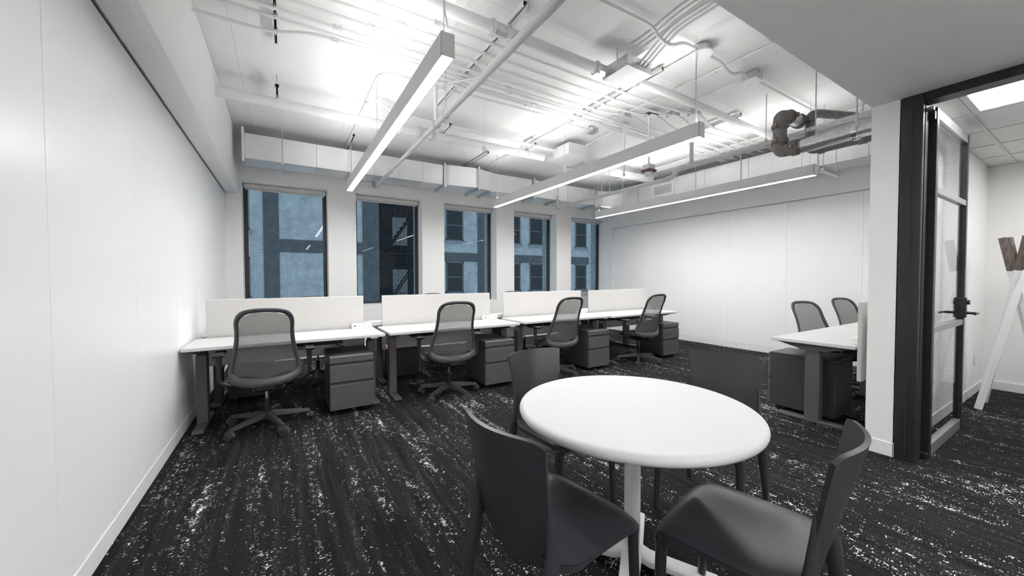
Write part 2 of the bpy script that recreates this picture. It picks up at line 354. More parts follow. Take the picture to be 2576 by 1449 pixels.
# office ceiling grid
oc = struct(MB().box(3.80, 7.1, YB, .86, 2.61, 2.70).build('ceiling_office', M_TILE), 'office ceiling of white acoustic tiles')
gx = [3.80+.0, 4.035, 4.645, 5.255, 5.865, 6.475, 7.02]; gy = [.85, .655, .045, -.565, -1.175, -1.785, -2.395]
for i in range(len(gx)-1):
    for j in range(len(gy)-1):
        if i in (1, 4) and j in (1 if i == 1 else 2, 2 if i == 1 else 3): continue
        MB().box(gx[i]+.012, gx[i+1]-.012, gy[j+1]+.012, gy[j]-.012, 2.583, 2.60, .003).build('ceiling_tile', M_TILE, oc)
mb = MB()
for x in gx: mb.box(x-.012, x+.012, YB, .85, 2.576, 2.61)
for y in gy: mb.box(3.80, 7.02, y-.012, y+.012, 2.5765, 2.61)
mb.build('grid', M_GRID, oc)
for lx_, ly_, lb_ in ((4.34, .045, 'recessed office ceiling light just inside the open doorway'), (6.17, -.565, 'added unseen office ceiling light deeper in the office')):  # the deeper light is out of view, added to brighten the office
  t = thing('ceiling_light', lb_, 'light', (lx_, ly_, 2.60), 0, 'recessed office lights')
  MB().box(-.29, .29, -.595, .595, 0.0, .004).build('diffuser', M_TROFF, t)
  MB().box(-.293, -.25, -.598, .598, -.022, -.002, .003).box(.25, .293, -.598, .598, -.022, -.002, .003).box(-.25, .25, -.598, -.555, -.022, -.002, .003).box(-.25, .25, .555, .598, -.022, -.002, .003).build('trim_frame', M_GRID, t)

# door frame and open glazed door
d = struct(MB().box(3.735, 3.865, .735, .842, 0, 2.56, .004).box(3.735, 3.865, -.36, .735, 2.50, 2.56, .004).box(3.735, 3.865, -.36, -.26, 0, 2.50, .004).build('trim_3', M_JAMB), 'black steel door frame')
MB().box(3.775, 3.779, .731, .736, 0.0, 2.5).box(3.731, 3.736, .785, .789, 0.0, 2.5).build('groove', M_SLOT, d)
MB().box(3.80, 3.835, .70, .735, 2.45, 2.47).build('stop', M_DOORRAIL, d)
dr = struct(empty('door_1', (3.905, .70, 0)), 'open black framed glass door with horizontal bars')
W_, T_ = 1.035, .046
MB().box(0, .055, 0, T_, .012, 2.49, .003).build('stile', M_FRAME, dr); MB().box(W_-.055, W_, 0, T_, .012, 2.49, .003).build('stile', M_FRAME, dr)
for z0, z1 in ((.012, .095), (2.42, 2.49), (.90, .945), (1.90, 1.945)):
    MB().box(.055, W_-.055, .002, T_-.002, z0, z1, .002).build('rail', M_DOORRAIL, dr)
for z0, z1 in ((.095, .90), (.945, 1.90), (1.945, 2.42)):
    MB().box(.055, W_-.055, .019, .027, z0, z1).build('pane', M_DOORGLASS, dr)
MB().box(-.04, 0.0, .005, .04, 2.40, 2.46, .004).box(-.04, 0, .005, .04, .01, .05, .004).build('pivot_hinge', M_FRAME, dr)
lk = MB().box(W_-.062, W_+.0, -.012, T_+.012, .96, 1.13, .004).build('lock_plate', M_FRAME, dr)
for sgn, yy in ((-1, -.012), (1, T_+.012)):
    MB().cyl((W_-.03, yy, 1.0), (W_-.03, yy+sgn*.05, 1.0), .011).tube(fillet([(W_-.03, yy+sgn*.05, 1.0), (W_-.03, yy+sgn*.062, 1.0), (W_-.155, yy+sgn*.062, 1.0)], .01), .009, 8).build('lever_handle', M_FRAME, lk)
MB().cyl((W_-.03, -.012, 1.09), (W_-.03, -.03, 1.09), .02).build('lock_cylinder', M_FRAME, lk)

# ================================================================== OUTSIDE
YF = 24.0
bld = thing('neighbour_building', 'pale brick building with dark windows seen across the street', 'building', (0, YF, 0))
mb = MB()
RX0, RX1 = 5.0, 9.15
mb.box(-14, RX0, 0, 1.0, -12, 24); mb.box(RX1, 44, 0, 1.0, -12, 24)
mb.build('brick_wall', M_BRICK, bld)
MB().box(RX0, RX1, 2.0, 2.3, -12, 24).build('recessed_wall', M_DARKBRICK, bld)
MB().box(-.95, -.24, -.05, 0, -12, 24).build('painted_pier', M_PBAND, bld)
MB().box(4.05, RX0, -.05, 0, -12, 24).build('painted_pier', M_PBAND, bld)
MB().box(11.75, 12.6, -.05, 0, -12, 24).build('painted_pier', M_PBAND, bld)
for z in (-1.05, 2.5, 6.05):
    MB().box(-.24, 4.05, -.04, 0, z+.28, z+.98).build('painted_band', M_PBAND, bld)
    MB().box(RX1, 11.75, -.04, 0, z, z+.58).build('painted_band', M_PBAND, bld)
    MB().box(12.6, 22.35, -.04, 0, z, z+.58).build('painted_band', M_PBAND, bld)
def far_window(x0, x1, z0, z1):
    f = MB().box(x0, x0+.09, -.03, .05, z0, z1).box(x1-.09, x1, -.03, .05, z0, z1).box(x0, x1, -.03, .05, z1-.09, z1).box(x0, x1, -.03, .05, z0, z0+.09).box(x0, x1, -.02, .05, (z0+z1)/2-.03, (z0+z1)/2+.03).build('window', M_SASH, bld)
    MB().box(x0+.09, x1-.09, -.012, -.004, z0+.09, z1-.09).build('pane', M_ROOMDARK, f)
    MB().box(x0-.12, x1+.12, -.16, 0, z0-.16, z0).build('sill', M_SILL, f)
for zz in (-3.2, .35, 3.9):
    for x0, x1 in ((-2.8, -1.56), (9.35, 10.65), (14.1, 15.37), (16.2, 17.5), (20.82, 22.06)): far_window(x0, x1, zz, zz+2.12)
# fire escape in the recess
fe = thing('fire_escape', 'black iron fire escape on the building outside the second window', 'fire escape', (RX0, YF, 0))
for z in (-.6, 2.95, 6.5):
    MB().box(.15, 4.0, .5, 1.7, z-.06, z).build('platform', M_FIRE, fe)
    mb = MB()
    for h in (.5, 1.0): mb.box(.15, 4.0, .5, .53, z+h-.02, z+h+.02)
    for i in range(16): mb.box(.15+i*.255, .17+i*.255, .5, .53, z, z+1.0)
    mb.build('railing', M_FIRE, fe)
for z in (-4.1, -.55, 3.0):
    mb = MB()
    for yy in (.75, 1.4): mb.tube([(.6, yy, z), (3.0, yy, z+3.5)], .05, 5)
    for i in range(12): mb.box(.6+i*.2, .78+i*.2, .75, 1.4, z+.25+i*.29, z+.28+i*.29)
    mb.build('stair', M_FIRE, fe)
    MB().box(1.3, 2.3, 1.98, 2.0, z+.6, z+2.5).build('dim_window', M_SILL, fe)

# ================================================================== LIGHTS
def pendant(xc, y0, y1, label, cord):
    t = thing('linear_pendant', label, 'pendant light', (xc, (y0+y1)/2, 2.54), 0, 'linear pendant lights')
    h = (y1-y0)/2; hw = .0395
    MB().box(-hw, -hw+.005, -h, h, 0, .13).box(hw-.005, hw, -h, h, 0, .13).box(-hw, hw, -h-.003, -h+.004, -.0, .1305).box(-hw, hw, h-.004, h+.003, -.0, .1305).box(-hw+.005, hw-.005, -h+.006, h-.006, .05, .08).build('housing', M_LAMPBODY, t)
    MB().box(-hw+.005, hw-.005, -h+.006, h-.006, .002, .008).build('lens', M_LENS, t)
    MB().prism([(-hw+.006, .086), (hw-.006, .086), (0, .129)], 2*h-.02, Matrix.Translation((0, h-.01, 0)) @ Matrix(((1, 0, 0, 0), (0, 0, -1, 0), (0, 1, 0, 0), (0, 0, 0, 1)))).build('uplight_lens', M_UPLENS, t)   # roof-shaped lens throws light to both sides
    for yy in (-h+.06, 0, h-.06):
        MB().cyl((0, yy, .12), (0, yy, .15), .007).cyl((0, yy, .13), (0, yy, ZC-2.54), .0025, 6).build('suspension_cable', M_STEEL, t)
    if cord:
        c = cord if isinstance(cord, list) else None
        MB().tube(fillet([(p[0]-xc, p[1]-(y0+y1)/2, p[2]-2.54) for p in cord], .05), .006, 8).build('power_cord', M_COND, t)
    MB().box(-.02, .02, h-.09, h-.05, .13, .17, .004).build('hanger_clip', M_STEEL, t)
    return t
pendant(.797, 1.99, 5.71, 'long white bar light above the desk beside the left wall', [(.80, 2.03, 2.66), (.81, 2.03, 2.75), (.80, 2.05, 2.82), (.80, 2.05, 3.44)])
pendant(3.15, 1.96, 5.73, 'long white bar light hanging in the middle of the ceiling', [(3.15, 2.0, 2.66), (3.16, 2.02, 2.8), (3.17, 2.03, 3.2), (3.25, 2.07, 3.36)])
pendant(.797, -3.4, -.95, 'added unseen bar light behind the viewpoint beside the left boards', None)  # this and the next two lamps are unseen, added to brighten the near side
pendant(1.9, -3.4, -.95, 'added unseen bar light behind the viewpoint, middle one', None)
pendant(3.0, -3.4, -.95, 'added unseen bar light behind the viewpoint beside the office', None)
pendant(5.50, 1.97, 5.69, 'long white bar light in front of the right whiteboard wall', None)

# ================================================================== CEILING SERVICES
def ordinal(i): return ['first', 'second', 'third', 'fourth', 'fifth', 'sixth', 'seventh', 'eighth', 'ninth', 'tenth'][i]
def run(name, label, cat, pts, r, m=M_COND, rad=.08, couplings=(), seg=10, group=None, cr=None):
    """a pipe or conduit run; couplings are (point, direction) collars"""
    P0 = Vector(pts[0]); t = thing(name, label, cat, P0, 0, group)
    loc = [Vector(p)-P0 for p in pts]
    MB().tube(fillet(loc, rad) if len(loc) > 2 else loc, r, seg).build('tube', m, t)
    for p, dv in couplings:
        p = Vector(p)-P0; dv = Vector(dv).normalized(); k = r*(cr or 1.35)
        MB().cyl(p-dv*r*2.0, p+dv*r*2.0, k, 10).cyl(p-dv*r*1.9, p-dv*r*1.2, k*1.2, 6).cyl(p+dv*r*1.2, p+dv*r*1.9, k*1.2, 6).build('coupling', M_ZINC if m is M_COND else m, t)
    return t
ZK = 3.36; RK = .0145
G1 = 'parallel white conduits under the ceiling'
def cl(x, y): return ((x, y, ZK), (1, 0, 0))
def cpx(label, pts, cps=(), r=RK): return run('electrical_conduit', label, 'conduit', pts, r, M_COND, .14, cps, 10, G1)
cpx('white conduit with a sideways jog near the left beam, nearest the windows of its bank', [(-.575, 3.745, ZK), (-.08, 3.745, ZK), (.22, 3.578, ZK), (3.45, 3.578, ZK), (4.35, 3.60, ZK), (6.75, 3.60, ZK)], [cl(.40, 3.578), cl(2.15, 3.578)])
cpx('white conduit running straight beside the jogged one in the ceiling bank', [(-.575, 3.515, ZK), (3.4, 3.515, ZK), (4.3, 3.54, ZK), (6.75, 3.54, ZK)], [cl(2.1, 3.515)])
cpx('white conduit third in the ceiling bank counted from the jogged one', [(-.575, 3.40, ZK), (3.35, 3.41, ZK), (3.6, 3.35, ZK), (3.72, 3.36, 3.38)], [cl(.40, 3.40)])
cpx('white conduit fourth in the ceiling bank counted from the jogged one', [(-.575, 3.245, ZK), (3.45, 3.255, ZK), (3.85, 3.21, ZK), (3.98, 3.2, 3.38)], [cl(.635, 3.245)])
cpx('white conduit fifth in the ceiling bank counted from the jogged one', [(-.575, 3.085, ZK), (3.5, 3.10, ZK), (4.05, 3.06, ZK), (4.22, 3.05, 3.38)], [cl(.84, 3.085)])
cpx('white conduit nearest the fat white pipe in the ceiling bank', [(-.575, 2.92, ZK), (3.6, 2.935, ZK), (4.25, 2.90, ZK), (4.42, 2.885, 3.38)], [cl(1.08, 2.92)])
cpx('white conduit, upper of the tight pair past the grey sprinkler pipe', [(1.25, 3.66, 3.42), (1.42, 3.68, ZK), (4.5, 3.69, ZK), (6.75, 3.69, ZK)], [cl(2.55, 3.68)])
cpx('white conduit, lower of the tight pair past the grey sprinkler pipe', [(1.1, 4.0, 3.30), (1.22, 3.82, ZK), (1.5, 3.735, ZK), (4.5, 3.74, ZK), (6.75, 3.75, ZK)], [cl(2.5, 3.735)])
cpx('white conduit bending from above the wide window duct to a small box', [(.873, 6.7, 3.425), (.866, 4.06, 3.425), (1.1, 4.0, 3.425), (1.6, 3.93, 3.39), (3.0, 3.87, 3.38), (3.25, 3.96, 3.38), (3.45, 3.93, 3.38), (3.68, 3.955, 3.38)], [((.869, 4.75, 3.425), (0, 1, 0))], .013)
# continuing runs beyond the small boxes
for i, (x0, y0, x1, y1) in enumerate(((3.84, 3.36, 4.3, 3.42), (4.10, 3.18, 4.55, 3.27), (4.33, 3.04, 4.8, 3.12), (4.54, 2.88, 4.95, 2.975))):
    cpx('thin white conduit leaving the %s small ceiling box toward the right wall' % ['broad', 'maroon', 'third', 'last'][i], [(x0, y0, 3.385), (x0+.14, y0, 3.38), (x1, y1, ZK), (6.75, y1, ZK)])
# jogging conduit near the soffit
cpx('wavy white conduit looping past the round ceiling box by the soffit', [(1.98, 2.10, 3.40), (2.64, 2.085, 3.40), (2.78, 2.10, 3.33), (2.92, 2.10, 3.33), (3.06, 2.085, 3.40), (3.25, 2.085, 3.40)])
cpx('wavy white conduit between the round and the square ceiling boxes', [(3.42, 2.085, 3.40), (3.66, 2.085, 3.40), (3.78, 2.09, 3.35), (3.90, 2.09, 3.35), (4.0, 2.08, 3.40), (4.13, 2.078, 3.40)])
cpx('white conduit from the square ceiling box toward the black drain pipes', [(4.28, 2.08, 3.40), (6.6, 2.085, 3.40)])
G2 = 'white conduits crossing toward the windows'
def ypx(label, pts, cps=()): return run('electrical_conduit', label, 'conduit', pts, .012, M_COND, .12, cps, 8, G2)
ypx('thin white conduit from the soffit edge to the small box by the middle bar light', [(3.84, 1.0, 3.43), (3.80, 2.8, 3.43), (3.745, 3.88, 3.43)], [((3.825, 2.25, 3.43), (0, 1, 0))])
ypx('thin white conduit from the round ceiling box toward the windows', [(3.34, 2.17, 3.43), (3.36, 3.9, 3.43), (3.30, 6.2, 3.43)])
ypx('thin white conduit from the square ceiling box toward the windows', [(4.27, 2.14, 3.43), (4.2, 3.15, 3.43)])
ypx('thin white conduit between the broad small box and the window duct', [(3.76, 3.45, 3.43), (3.76, 3.86, 3.43)])
ypx('thin white conduit tying the pale flat box to the ceiling hanger', [(4.03, 4.40, 3.36), (4.05, 4.05, 3.40), (4.04, 3.72, 3.42)])
for i in range(3):
    x = 2.74+.05*i
    ypx('%s of the three bundled conduits curving to the big ceiling box' % ordinal(i), [(x, 1.0, 3.37), (x, 1.98, 3.37), (x+.06, 2.2, 3.33), (x+.09, 2.37, 3.28)], [((x+.088, 2.35, 3.285), (.1, .5, -.15))])
for i in range(3):
    ypx('%s conduit climbing along the right wall duct below the ceiling' % ordinal(i), [(6.0+.09*i, 1.0, 3.37), (6.0+.09*i, 5.6, 3.37)], [((6.0+.09*i, 3.55, 3.37), (0, 1, 0))])
for i in range(2):
    ypx('%s of two conduits crossing above the fat white pipe' % ordinal(i), [(1.30+.09*i, 1.2, 3.42), (1.28+.09*i, 2.35, 3.42), (1.17+.08*i, 2.6, 3.42), (1.17+.08*i, 3.9, 3.42)])
# fat pipes
def fat(label, pts, r, cps=()): return run('fat_conduit', label, 'pipe', pts, r, M_COND, .2, cps, 18, 'fat white pipes', 1.16)
fat('fat white pipe entering the big metal ceiling box', [(-.575, 2.63, 3.28), (2.65, 2.635, 3.28)], .047, [((1.50, 2.635, 3.28), (1, 0, 0)), ((2.61, 2.635, 3.28), (1, 0, 0))])
fat('fat white pipe leaving the big ceiling box toward the right wall', [(2.94, 2.60, 3.27), (3.6, 2.63, 3.32), (6.7, 2.70, 3.33)], .042, [((2.98, 2.60, 3.272), (1, 0, .04))])
p2 = fat('fat white pipe parallel to the windows ending at the pale flat box', [(-.575, 4.87, 3.225), (3.68, 4.85, 3.225)], .055, [((1.63, 4.86, 3.225), (1, 0, 0)), ((3.64, 4.85, 3.225), (1, 0, 0))])
MB().box(1.85, 2.05, -.075, .03, -.06, .01, .004).build('pipe_label', M_POWER, p2)
for i in range(2):
    cpx('%s thin conduit riding along the fat pipe by the windows' % ['upper', 'lower'][i], [(.95+.1*i, 4.62, 3.42), (1.15, 4.70+.045*i, 3.34), (3.69, 4.72+.045*i, 3.32)])
# junction boxes
def jbox(name, label, x0, x1, y0, y1, z0, z1, body=M_STEEL, lid=M_POWER, grp=None, rod=True):
    c = ((x0+x1)/2, (y0+y1)/2, z0); t = thing(name, label, 'junction box', c, 0, grp); hx, hy, h = (x1-x0)/2, (y1-y0)/2, z1-z0
    MB().box(-hx, hx, -hy, hy, .004, h, .004).build('box_body', body, t)
    MB().box(-hx-.004, hx+.004, -hy-.004, hy+.004, -.003, .004, .001).build('cover_plate', lid, t)
    mb = MB()
    for sx in (-1, 1):
        for sy in (-1, 1): mb.cyl((sx*hx*.85, sy*hy*.85, -.006), (sx*hx*.85, sy*hy*.85, -.002), .006, 8)
    mb.build('screw', M_STEEL, t)
    if rod and z1 < ZC-.02:
        mb = MB()
        for sx in (-1, 1): mb.cyl((sx*hx*.8, 0, h), (sx*hx*.8, 0, ZC-z0), .006, 8)
        mb.build('hanger_rod', M_STEEL, t)
    return t
jbox('junction_box', 'large square metal box with white lid at the end of a fat pipe', 2.655, 2.98, 2.36, 2.66, 3.215, 3.325)
jbox('junction_box', 'wide pale flat box under the ceiling near the window duct', 3.70, 4.16, 4.41, 4.93, 3.2, 3.37, M_COND, M_COND)
SG = 'small ceiling boxes'
for i, (x, y, bm_, lm, lb) in enumerate(((3.744, 3.955, M_STEEL, M_STEEL, 'small metal box at the end of the bent conduit'), (3.758, 3.389, M_STEEL, M_STEEL, 'small metal box with rounded lid, broad one of the row'),
        (4.035, 3.18, M_MAROON, M_POWER, 'small maroon box holding the hanging horn rod'), (4.275, 3.05, M_STEEL, M_POWER, 'small metal box with white lid beside the maroon one'), (4.475, 2.885, M_STEEL, M_POWER, 'small metal box with white lid nearest the middle bar light'))):
    jbox('small_junction_box', lb, x-.06, x+.06, y-.06, y+.06, 3.36, 3.415, bm_, lm, SG, True)
jbox('small_junction_box', 'square metal box with white lid near the lowered soffit', 4.13, 4.28, 2.0, 2.14, 3.355, 3.43, M_STEEL, M_POWER, SG)
jbox('small_junction_box', 'small white box holding the rod over the middle bar light', 4.00, 4.1, 3.6, 3.7, 3.39, 3.43, M_COND, M_POWER, SG)
t = thing('round_ceiling_box', 'round metal canopy box feeding the middle bar light', 'junction box', (3.333, 2.081, 3.37))
MB().cyl((0, 0, .005), (0, 0, .075), .07, 24).build('box_body', M_STEEL, t); MB().lathe([(0, -.006), (.095, -.004), (.1, 0), (.1, .005), (0, .006)], (0, 0, 0), 32).build('canopy_plate', M_POWER, t)
# strut channels with pipe clamps
def strut(label, x, y0, y1, z, clamps=(), rods=True, drop=None):
    t = thing('strut_channel', label, 'strut', (x, y0, z), 0, 'steel strut channels'); L_ = y1-y0
    MB().box(-.0205, -.018, 0, L_, 0, .041).box(.018, .0205, 0, L_, 0, .041).box(-.018, .018, 0, L_, .0385, .041).box(-.018, -.009, 0, L_, 0, .0025).box(.009, .018, 0, L_, 0, .0025).build('channel', M_COND if drop is None else M_STEEL, t)
    MB().box(-.0175, .0175, .001, L_-.001, .034, .038).build('slot_shadow', M_SLOT, t)
    mb = MB()
    for yy in (.06, L_-.06): mb.cyl((0, yy, .04), (0, yy, ZC-z), .006, 8)
    mb.build('threaded_rod', M_STEEL, t)
    for cy, r in clamps:
        pts = [(0, cy-y0+r*1.15*math.cos(a), -r+ .004 + r*1.15*math.sin(a)) for a in [PI*(1.0+k/8) for k in range(9)]]
        MB().tube([(0, pts[0][1], .01)]+pts+[(0, pts[-1][1], .01)], .0035, 6).cyl((0, cy-y0-r*1.3, .0), (0, cy-y0-r*1.3, -.03), .004, 6).build('pipe_clamp', M_CHROME, t)
    return t
bank = [(2.92, RK), (3.09, RK), (3.245, RK), (3.40, RK), (3.515, RK), (3.578, RK)]
strut('steel strut near the left beam carrying the conduit bank', -.035, 2.75, 4.0, 3.378, [(3.745, RK)]+bank[:-1])
strut('short steel strut near the left beam carrying the fat pipe', -.04, 4.62, 5.15, 3.29, [(4.87, .055)])
strut('steel strut beside the grey sprinkler pipe carrying the conduit bank', 1.60, 2.42, 4.4, 3.378, bank+[(3.68, RK), (3.735, RK)])
strut('steel strut by the big metal box carrying the conduit bank', 3.27, 2.45, 3.92, 3.378, bank+[(3.69, RK), (3.74, RK)])
strut('short steel strut carrying the fat pipe near the hanging detector', 1.87, 4.60, 5.05, 3.285, [(4.86, .055)])
strut('short steel strut carrying the fat pipe near the pale flat box', 3.22, 4.60, 5.05, 3.285, [(4.85, .055)])
strut('steel strut over the near end of the middle bar light', 5.03, 2.60, 3.9, 3.378, [(2.70, .042), (2.975, RK), (3.12, RK), (3.27, RK), (3.42, RK)])
strut('steel strut at the right end of the conduit bank', 6.25, 2.60, 4.0, 3.40, [(2.975, RK), (3.12, RK), (3.27, RK), (3.42, RK)])
strut('thin steel strut above the window duct left of the sprinkler pipe', .90, 5.95, 6.8, 3.40)
strut('thin steel strut above the window duct beside the detector', 2.95, 5.6, 6.8, 3.40)
strut('steel strut holding the three bundled conduits by the soffit', 2.79, 1.62, 1.68, 3.39)
# sprinkler pipes
sp = run('sprinkler_pipe', 'grey sprinkler pipe slanting beside the left bar light', 'pipe', [(1.352, 1.0, 2.885), (1.352, 3.70, 2.885)], .031, M_PIPE, .05, [], 18, 'sprinkler pipes')
MB().tube([(0, 2.70, 0), (0, 2.76, 0)], [.041, .041], 18).tube([(0, 2.76, 0), (0, 2.82, 0)], [.034, .027], 18).build('reducing_coupling', M_PIPE, sp)
MB().tube(fillet([(0, 2.76, 0), (0, 5.80, 0), (0, 5.88, .05), (0, 5.88, .45)], .05), .0235, 16).build('branch_tube', M_PIPE, sp)
for yy in (4.35, 4.62): MB().cyl((0, yy-.03, 0), (0, yy+.03, 0), .029, 16).build('collar', M_PIPE, sp)
MB().cyl((0, 2.72, .02), (0, 2.72, .35), .018, 14).cyl((0, 2.72, .35), (0, 2.72, .40), .026, 14).tube(fillet([(0, 2.72, .36), (.12, 2.66, .43), (.3, 2.5, .45), (.45, 2.35, .45)], .15), .012, 8).build('riser', M_COND, sp)
def ring_hanger(parent, p, r, top, nm='ring_hanger'):
    p = Vector(p); pts = [p+Vector((r*1.12*math.cos(a), 0, r*1.12*math.sin(a))) for a in [2*PI*k/20 for k in range(21)]]
    MB().tube(pts, .005, 6).cyl(p+Vector((0, 0, r*1.1)), p+Vector((0, 0, top)), .005, 8).cyl(p+Vector((0, 0, r*1.1)), p+Vector((0, 0, r*1.1+.04)), .012, 8).build(nm, M_STEEL, parent)
ring_hanger(sp, (0, 2.45, 0), .031, .56); ring_hanger(sp, (0, 5.55, 0), .0235, .5)
s2 = run('sprinkler_pipe', 'grey sprinkler pipe stepping up in front of the right wall duct', 'pipe', [(4.80, 6.10, 2.75), (4.80, 3.44, 2.75), (4.80, 3.40, 2.84), (4.80, 1.02, 2.84)], .030, M_PIPE, .07, [], 16, 'sprinkler pipes')
s2.children[0].data = MB().tube(fillet([(0, 0, 0), (0, -2.62, 0), (0, -2.70, .02), (0, -2.72, .085), (0, -2.80, .10), (0, -5.08, .10)], .06), .030, 16).mesh('tube', M_PIPE)
MB().cyl((0, -2.62, 0), (0, -2.58, 0), .037, 16).cyl((0, -2.86, .10), (0, -2.80, .10), .037, 16).cyl((0, -3.02, .10), (0, -2.92, .10), .037, 16).cyl((0, -2.97, .10), (0, -2.97, .16), .034, 16).cyl((0, 0, 0), (0, -.06, 0), .037, 16).cyl((0, -.02, 0), (0, -.02, .22), .026, 14).build('fitting', M_PIPE, s2)
MB().cyl((0, -2.97, .12), (0, -2.97, .60), .026, 14).cyl((0, -2.97, .58), (0, -2.97, .64), .034, 14).build('riser', M_PIPE, s2)
for yy, zz in ((-.35, 0), (-1.45, 0), (-3.9, .10)): ring_hanger(s2, (0, yy, zz), .030, .68-zz)
# drop rods with horn and detector
t = thing('hanging_horn', 'maroon and grey sprinkler alarm horn hanging on a white rod', 'alarm', (4.03, 3.22, 2.62))
MB().cyl((0, 0, .13), (0, 0, .76), .012, 10).cyl((0, 0, .68), (0, 0, .76), .018, 10).build('rod', M_COND, t)
MB().box(-.055, .055, -.055, .055, .075, .14, .003).build('back_box', M_STEEL, t); MB().box(-.07, .07, -.07, .07, .045, .078, .006).build('horn_plate', M_MAROON, t)
MB().lathe([(0, 0), (.03, 0), (.05, .015), (.052, .05), (0, .05)], (0, 0, -.005), 20).build('strobe', M_POWER, t)
MB().cyl((.10, .03, .02), (.10, .03, .06), .035, 14).build('detector_head', M_POWER, t)
t = thing('drop_rod', 'plain white rod hanging from a small white ceiling box', 'rod', (4.05, 3.65, 2.75))
MB().cyl((0, 0, 0), (0, 0, .66), .013, 10).cyl((0, 0, .56), (0, 0, .62), .02, 10).build('rod', M_COND, t); MB().cyl((0, 0, -.03), (0, 0, 0), .02, 10).build('end_cap', M_COND, t)
t = thing('hanging_detector', 'small white round detector hanging on a thin wire', 'detector', (2.155, 4.2, 2.895))
MB().lathe([(0, 0), (.012, 0), (.034, .012), (.038, .022), (.022, .04), (.018, .06), (0, .062)], (0, 0, 0), 20).build('head', M_POWER, t); MB().cyl((0, 0, .06), (0, 0, ZC-2.895), .0025, 6).build('wire', M_COND, t)
# cast iron drain pipes
PX, PZ = 4.2, 2.545
ip = thing('drain_pipe', 'large black cast iron drain pipe rising in a vertical elbow', 'drain pipe', (PX, 1.8, PZ))
R0 = .058
MB().tube([(0, -.78, .02), (0, -.11, 0)], R0, 20).build('pipe', M_IRON, ip)
MB().tube(fillet([(0, -.11, 0), (0, 0, 0), (0, 0, .10)], .1, 10), R0*1.02, 20).build('elbow', M_RUST, ip)
MB().cyl((0, 0, .10), (0, 0, .24), R0, 20).build('pipe', M_IRON, ip)
MB().tube(fillet([(0, 0, .24), (0, 0, .35), (.12, -.02, .36)], .1, 10), R0*1.02, 20).build('elbow', M_RUST, ip)
MB().cyl((.12, -.02, .36), (.36, -.03, .36), R0, 20).build('pipe', M_STEEL, ip)
for p, q in (((0, -.16, 0), (0, -.10, 0)), ((0, 0, .075), (0, 0, .125)), ((0, 0, .225), (0, 0, .27)), ((.11, -.02, .36), (.15, -.02, .36)), ((.30, -.03, .36), (.35, -.03, .36))):
    dv = (Vector(q)-Vector(p)).normalized(); c = (Vector(p)+Vector(q))/2; sd = dv.cross(Vector((0, 0, 1))) if abs(dv.z) < .9 else Vector((1, 0, 0))
    sd.normalize(); mb = MB().cyl(p, q, R0*1.16, 20).cyl(Vector(p)+dv*.008, Vector(q)-dv*.008, R0*1.24, 20)
    for s_ in (-1, 1): mb.box(-.018, .018, -.012, .012, -.02, .02, .004, Matrix.Translation(c+sd*s_*R0*1.35))
    mb.build('clamp_coupling', M_RUST, ip)
    MB().cyl(c-sd*R0*1.75-dv*.0, c-sd*R0*1.2, .006, 8).cyl(c+sd*R0*1.2, c+sd*R0*1.75, .006, 8).build('bolt', M_CHROME, ip)
MB().grid(lambda u_, v_: Vector((-(R0+.008)*math.cos(PI*(u_-.5)*1.1), -.76+v_*.57, .018*(1-v_)+(R0+.008)*math.sin(PI*(u_-.5)*1.1))), 12, 2).build('pipe_shield', M_STEEL, ip)
mb = MB(); pts = [(0+(R0+.012)*math.cos(a), -.58, .01+(R0+.012)*math.sin(a)) for a in [2*PI*k/24 for k in range(25)]]
for dy in (-.014, 0, .014): mb.tube([(p[0], p[1]+dy, p[2]) for p in pts], .007, 6)
mb.build('strap', M_CHROME, ip); MB().cyl((0, -.58, .1), (0, -.58, ZC-PZ), .007, 8).box(-.012, .012, -.592, -.568, .065, .14, .004).build('hanger_rod', M_STEEL, ip)
ip2 = thing('drain_pipe', 'thinner black drain pipe behind the large cast iron one', 'drain pipe', (4.6, 1.62, 2.59))
R1 = .042
MB().tube(fillet([(0, -.55, 0), (0, 0, 0), (0, .08, .02), (0, .08, .36), (.1, .06, .40), (.55, -.12, .40)], .09, 8), R1, 18).build('pipe', M_IRON, ip2)
for p, q in (((0, -.36, 0), (0, -.30, 0)), ((0, -.04, 0), (0, .0, 0)), ((0, .08, .30), (0, .08, .33))): MB().cyl(p, q, R1*1.2, 18).build('clamp_coupling', M_RUST, ip2)
mb = MB()
for dy in (-.012, .012): mb.tube([((R1+.01)*math.cos(a), -.46+dy, (R1+.01)*math.sin(a)) for a in [2*PI*k/20 for k in range(21)]], .007, 6)
mb.build('strap', M_CHROME, ip2); MB().cyl((0, -.46, .05), (0, -.46, .86), .006, 8).build('hanger_rod', M_STEEL, ip2)
t = thing('strut_channel', 'bright steel strut hung between the two black drain pipes', 'strut', (4.45, 1.45, 2.74)); MB().box(-.02, .02, -.3, .22, 0, .04, .003).build('channel', M_STEEL, t)
MB().cyl((0, -.2, .04), (0, -.2, .71), .006, 8).cyl((0, .15, .04), (0, .15, .71), .006, 8).build('threaded_rod', M_STEEL, t)

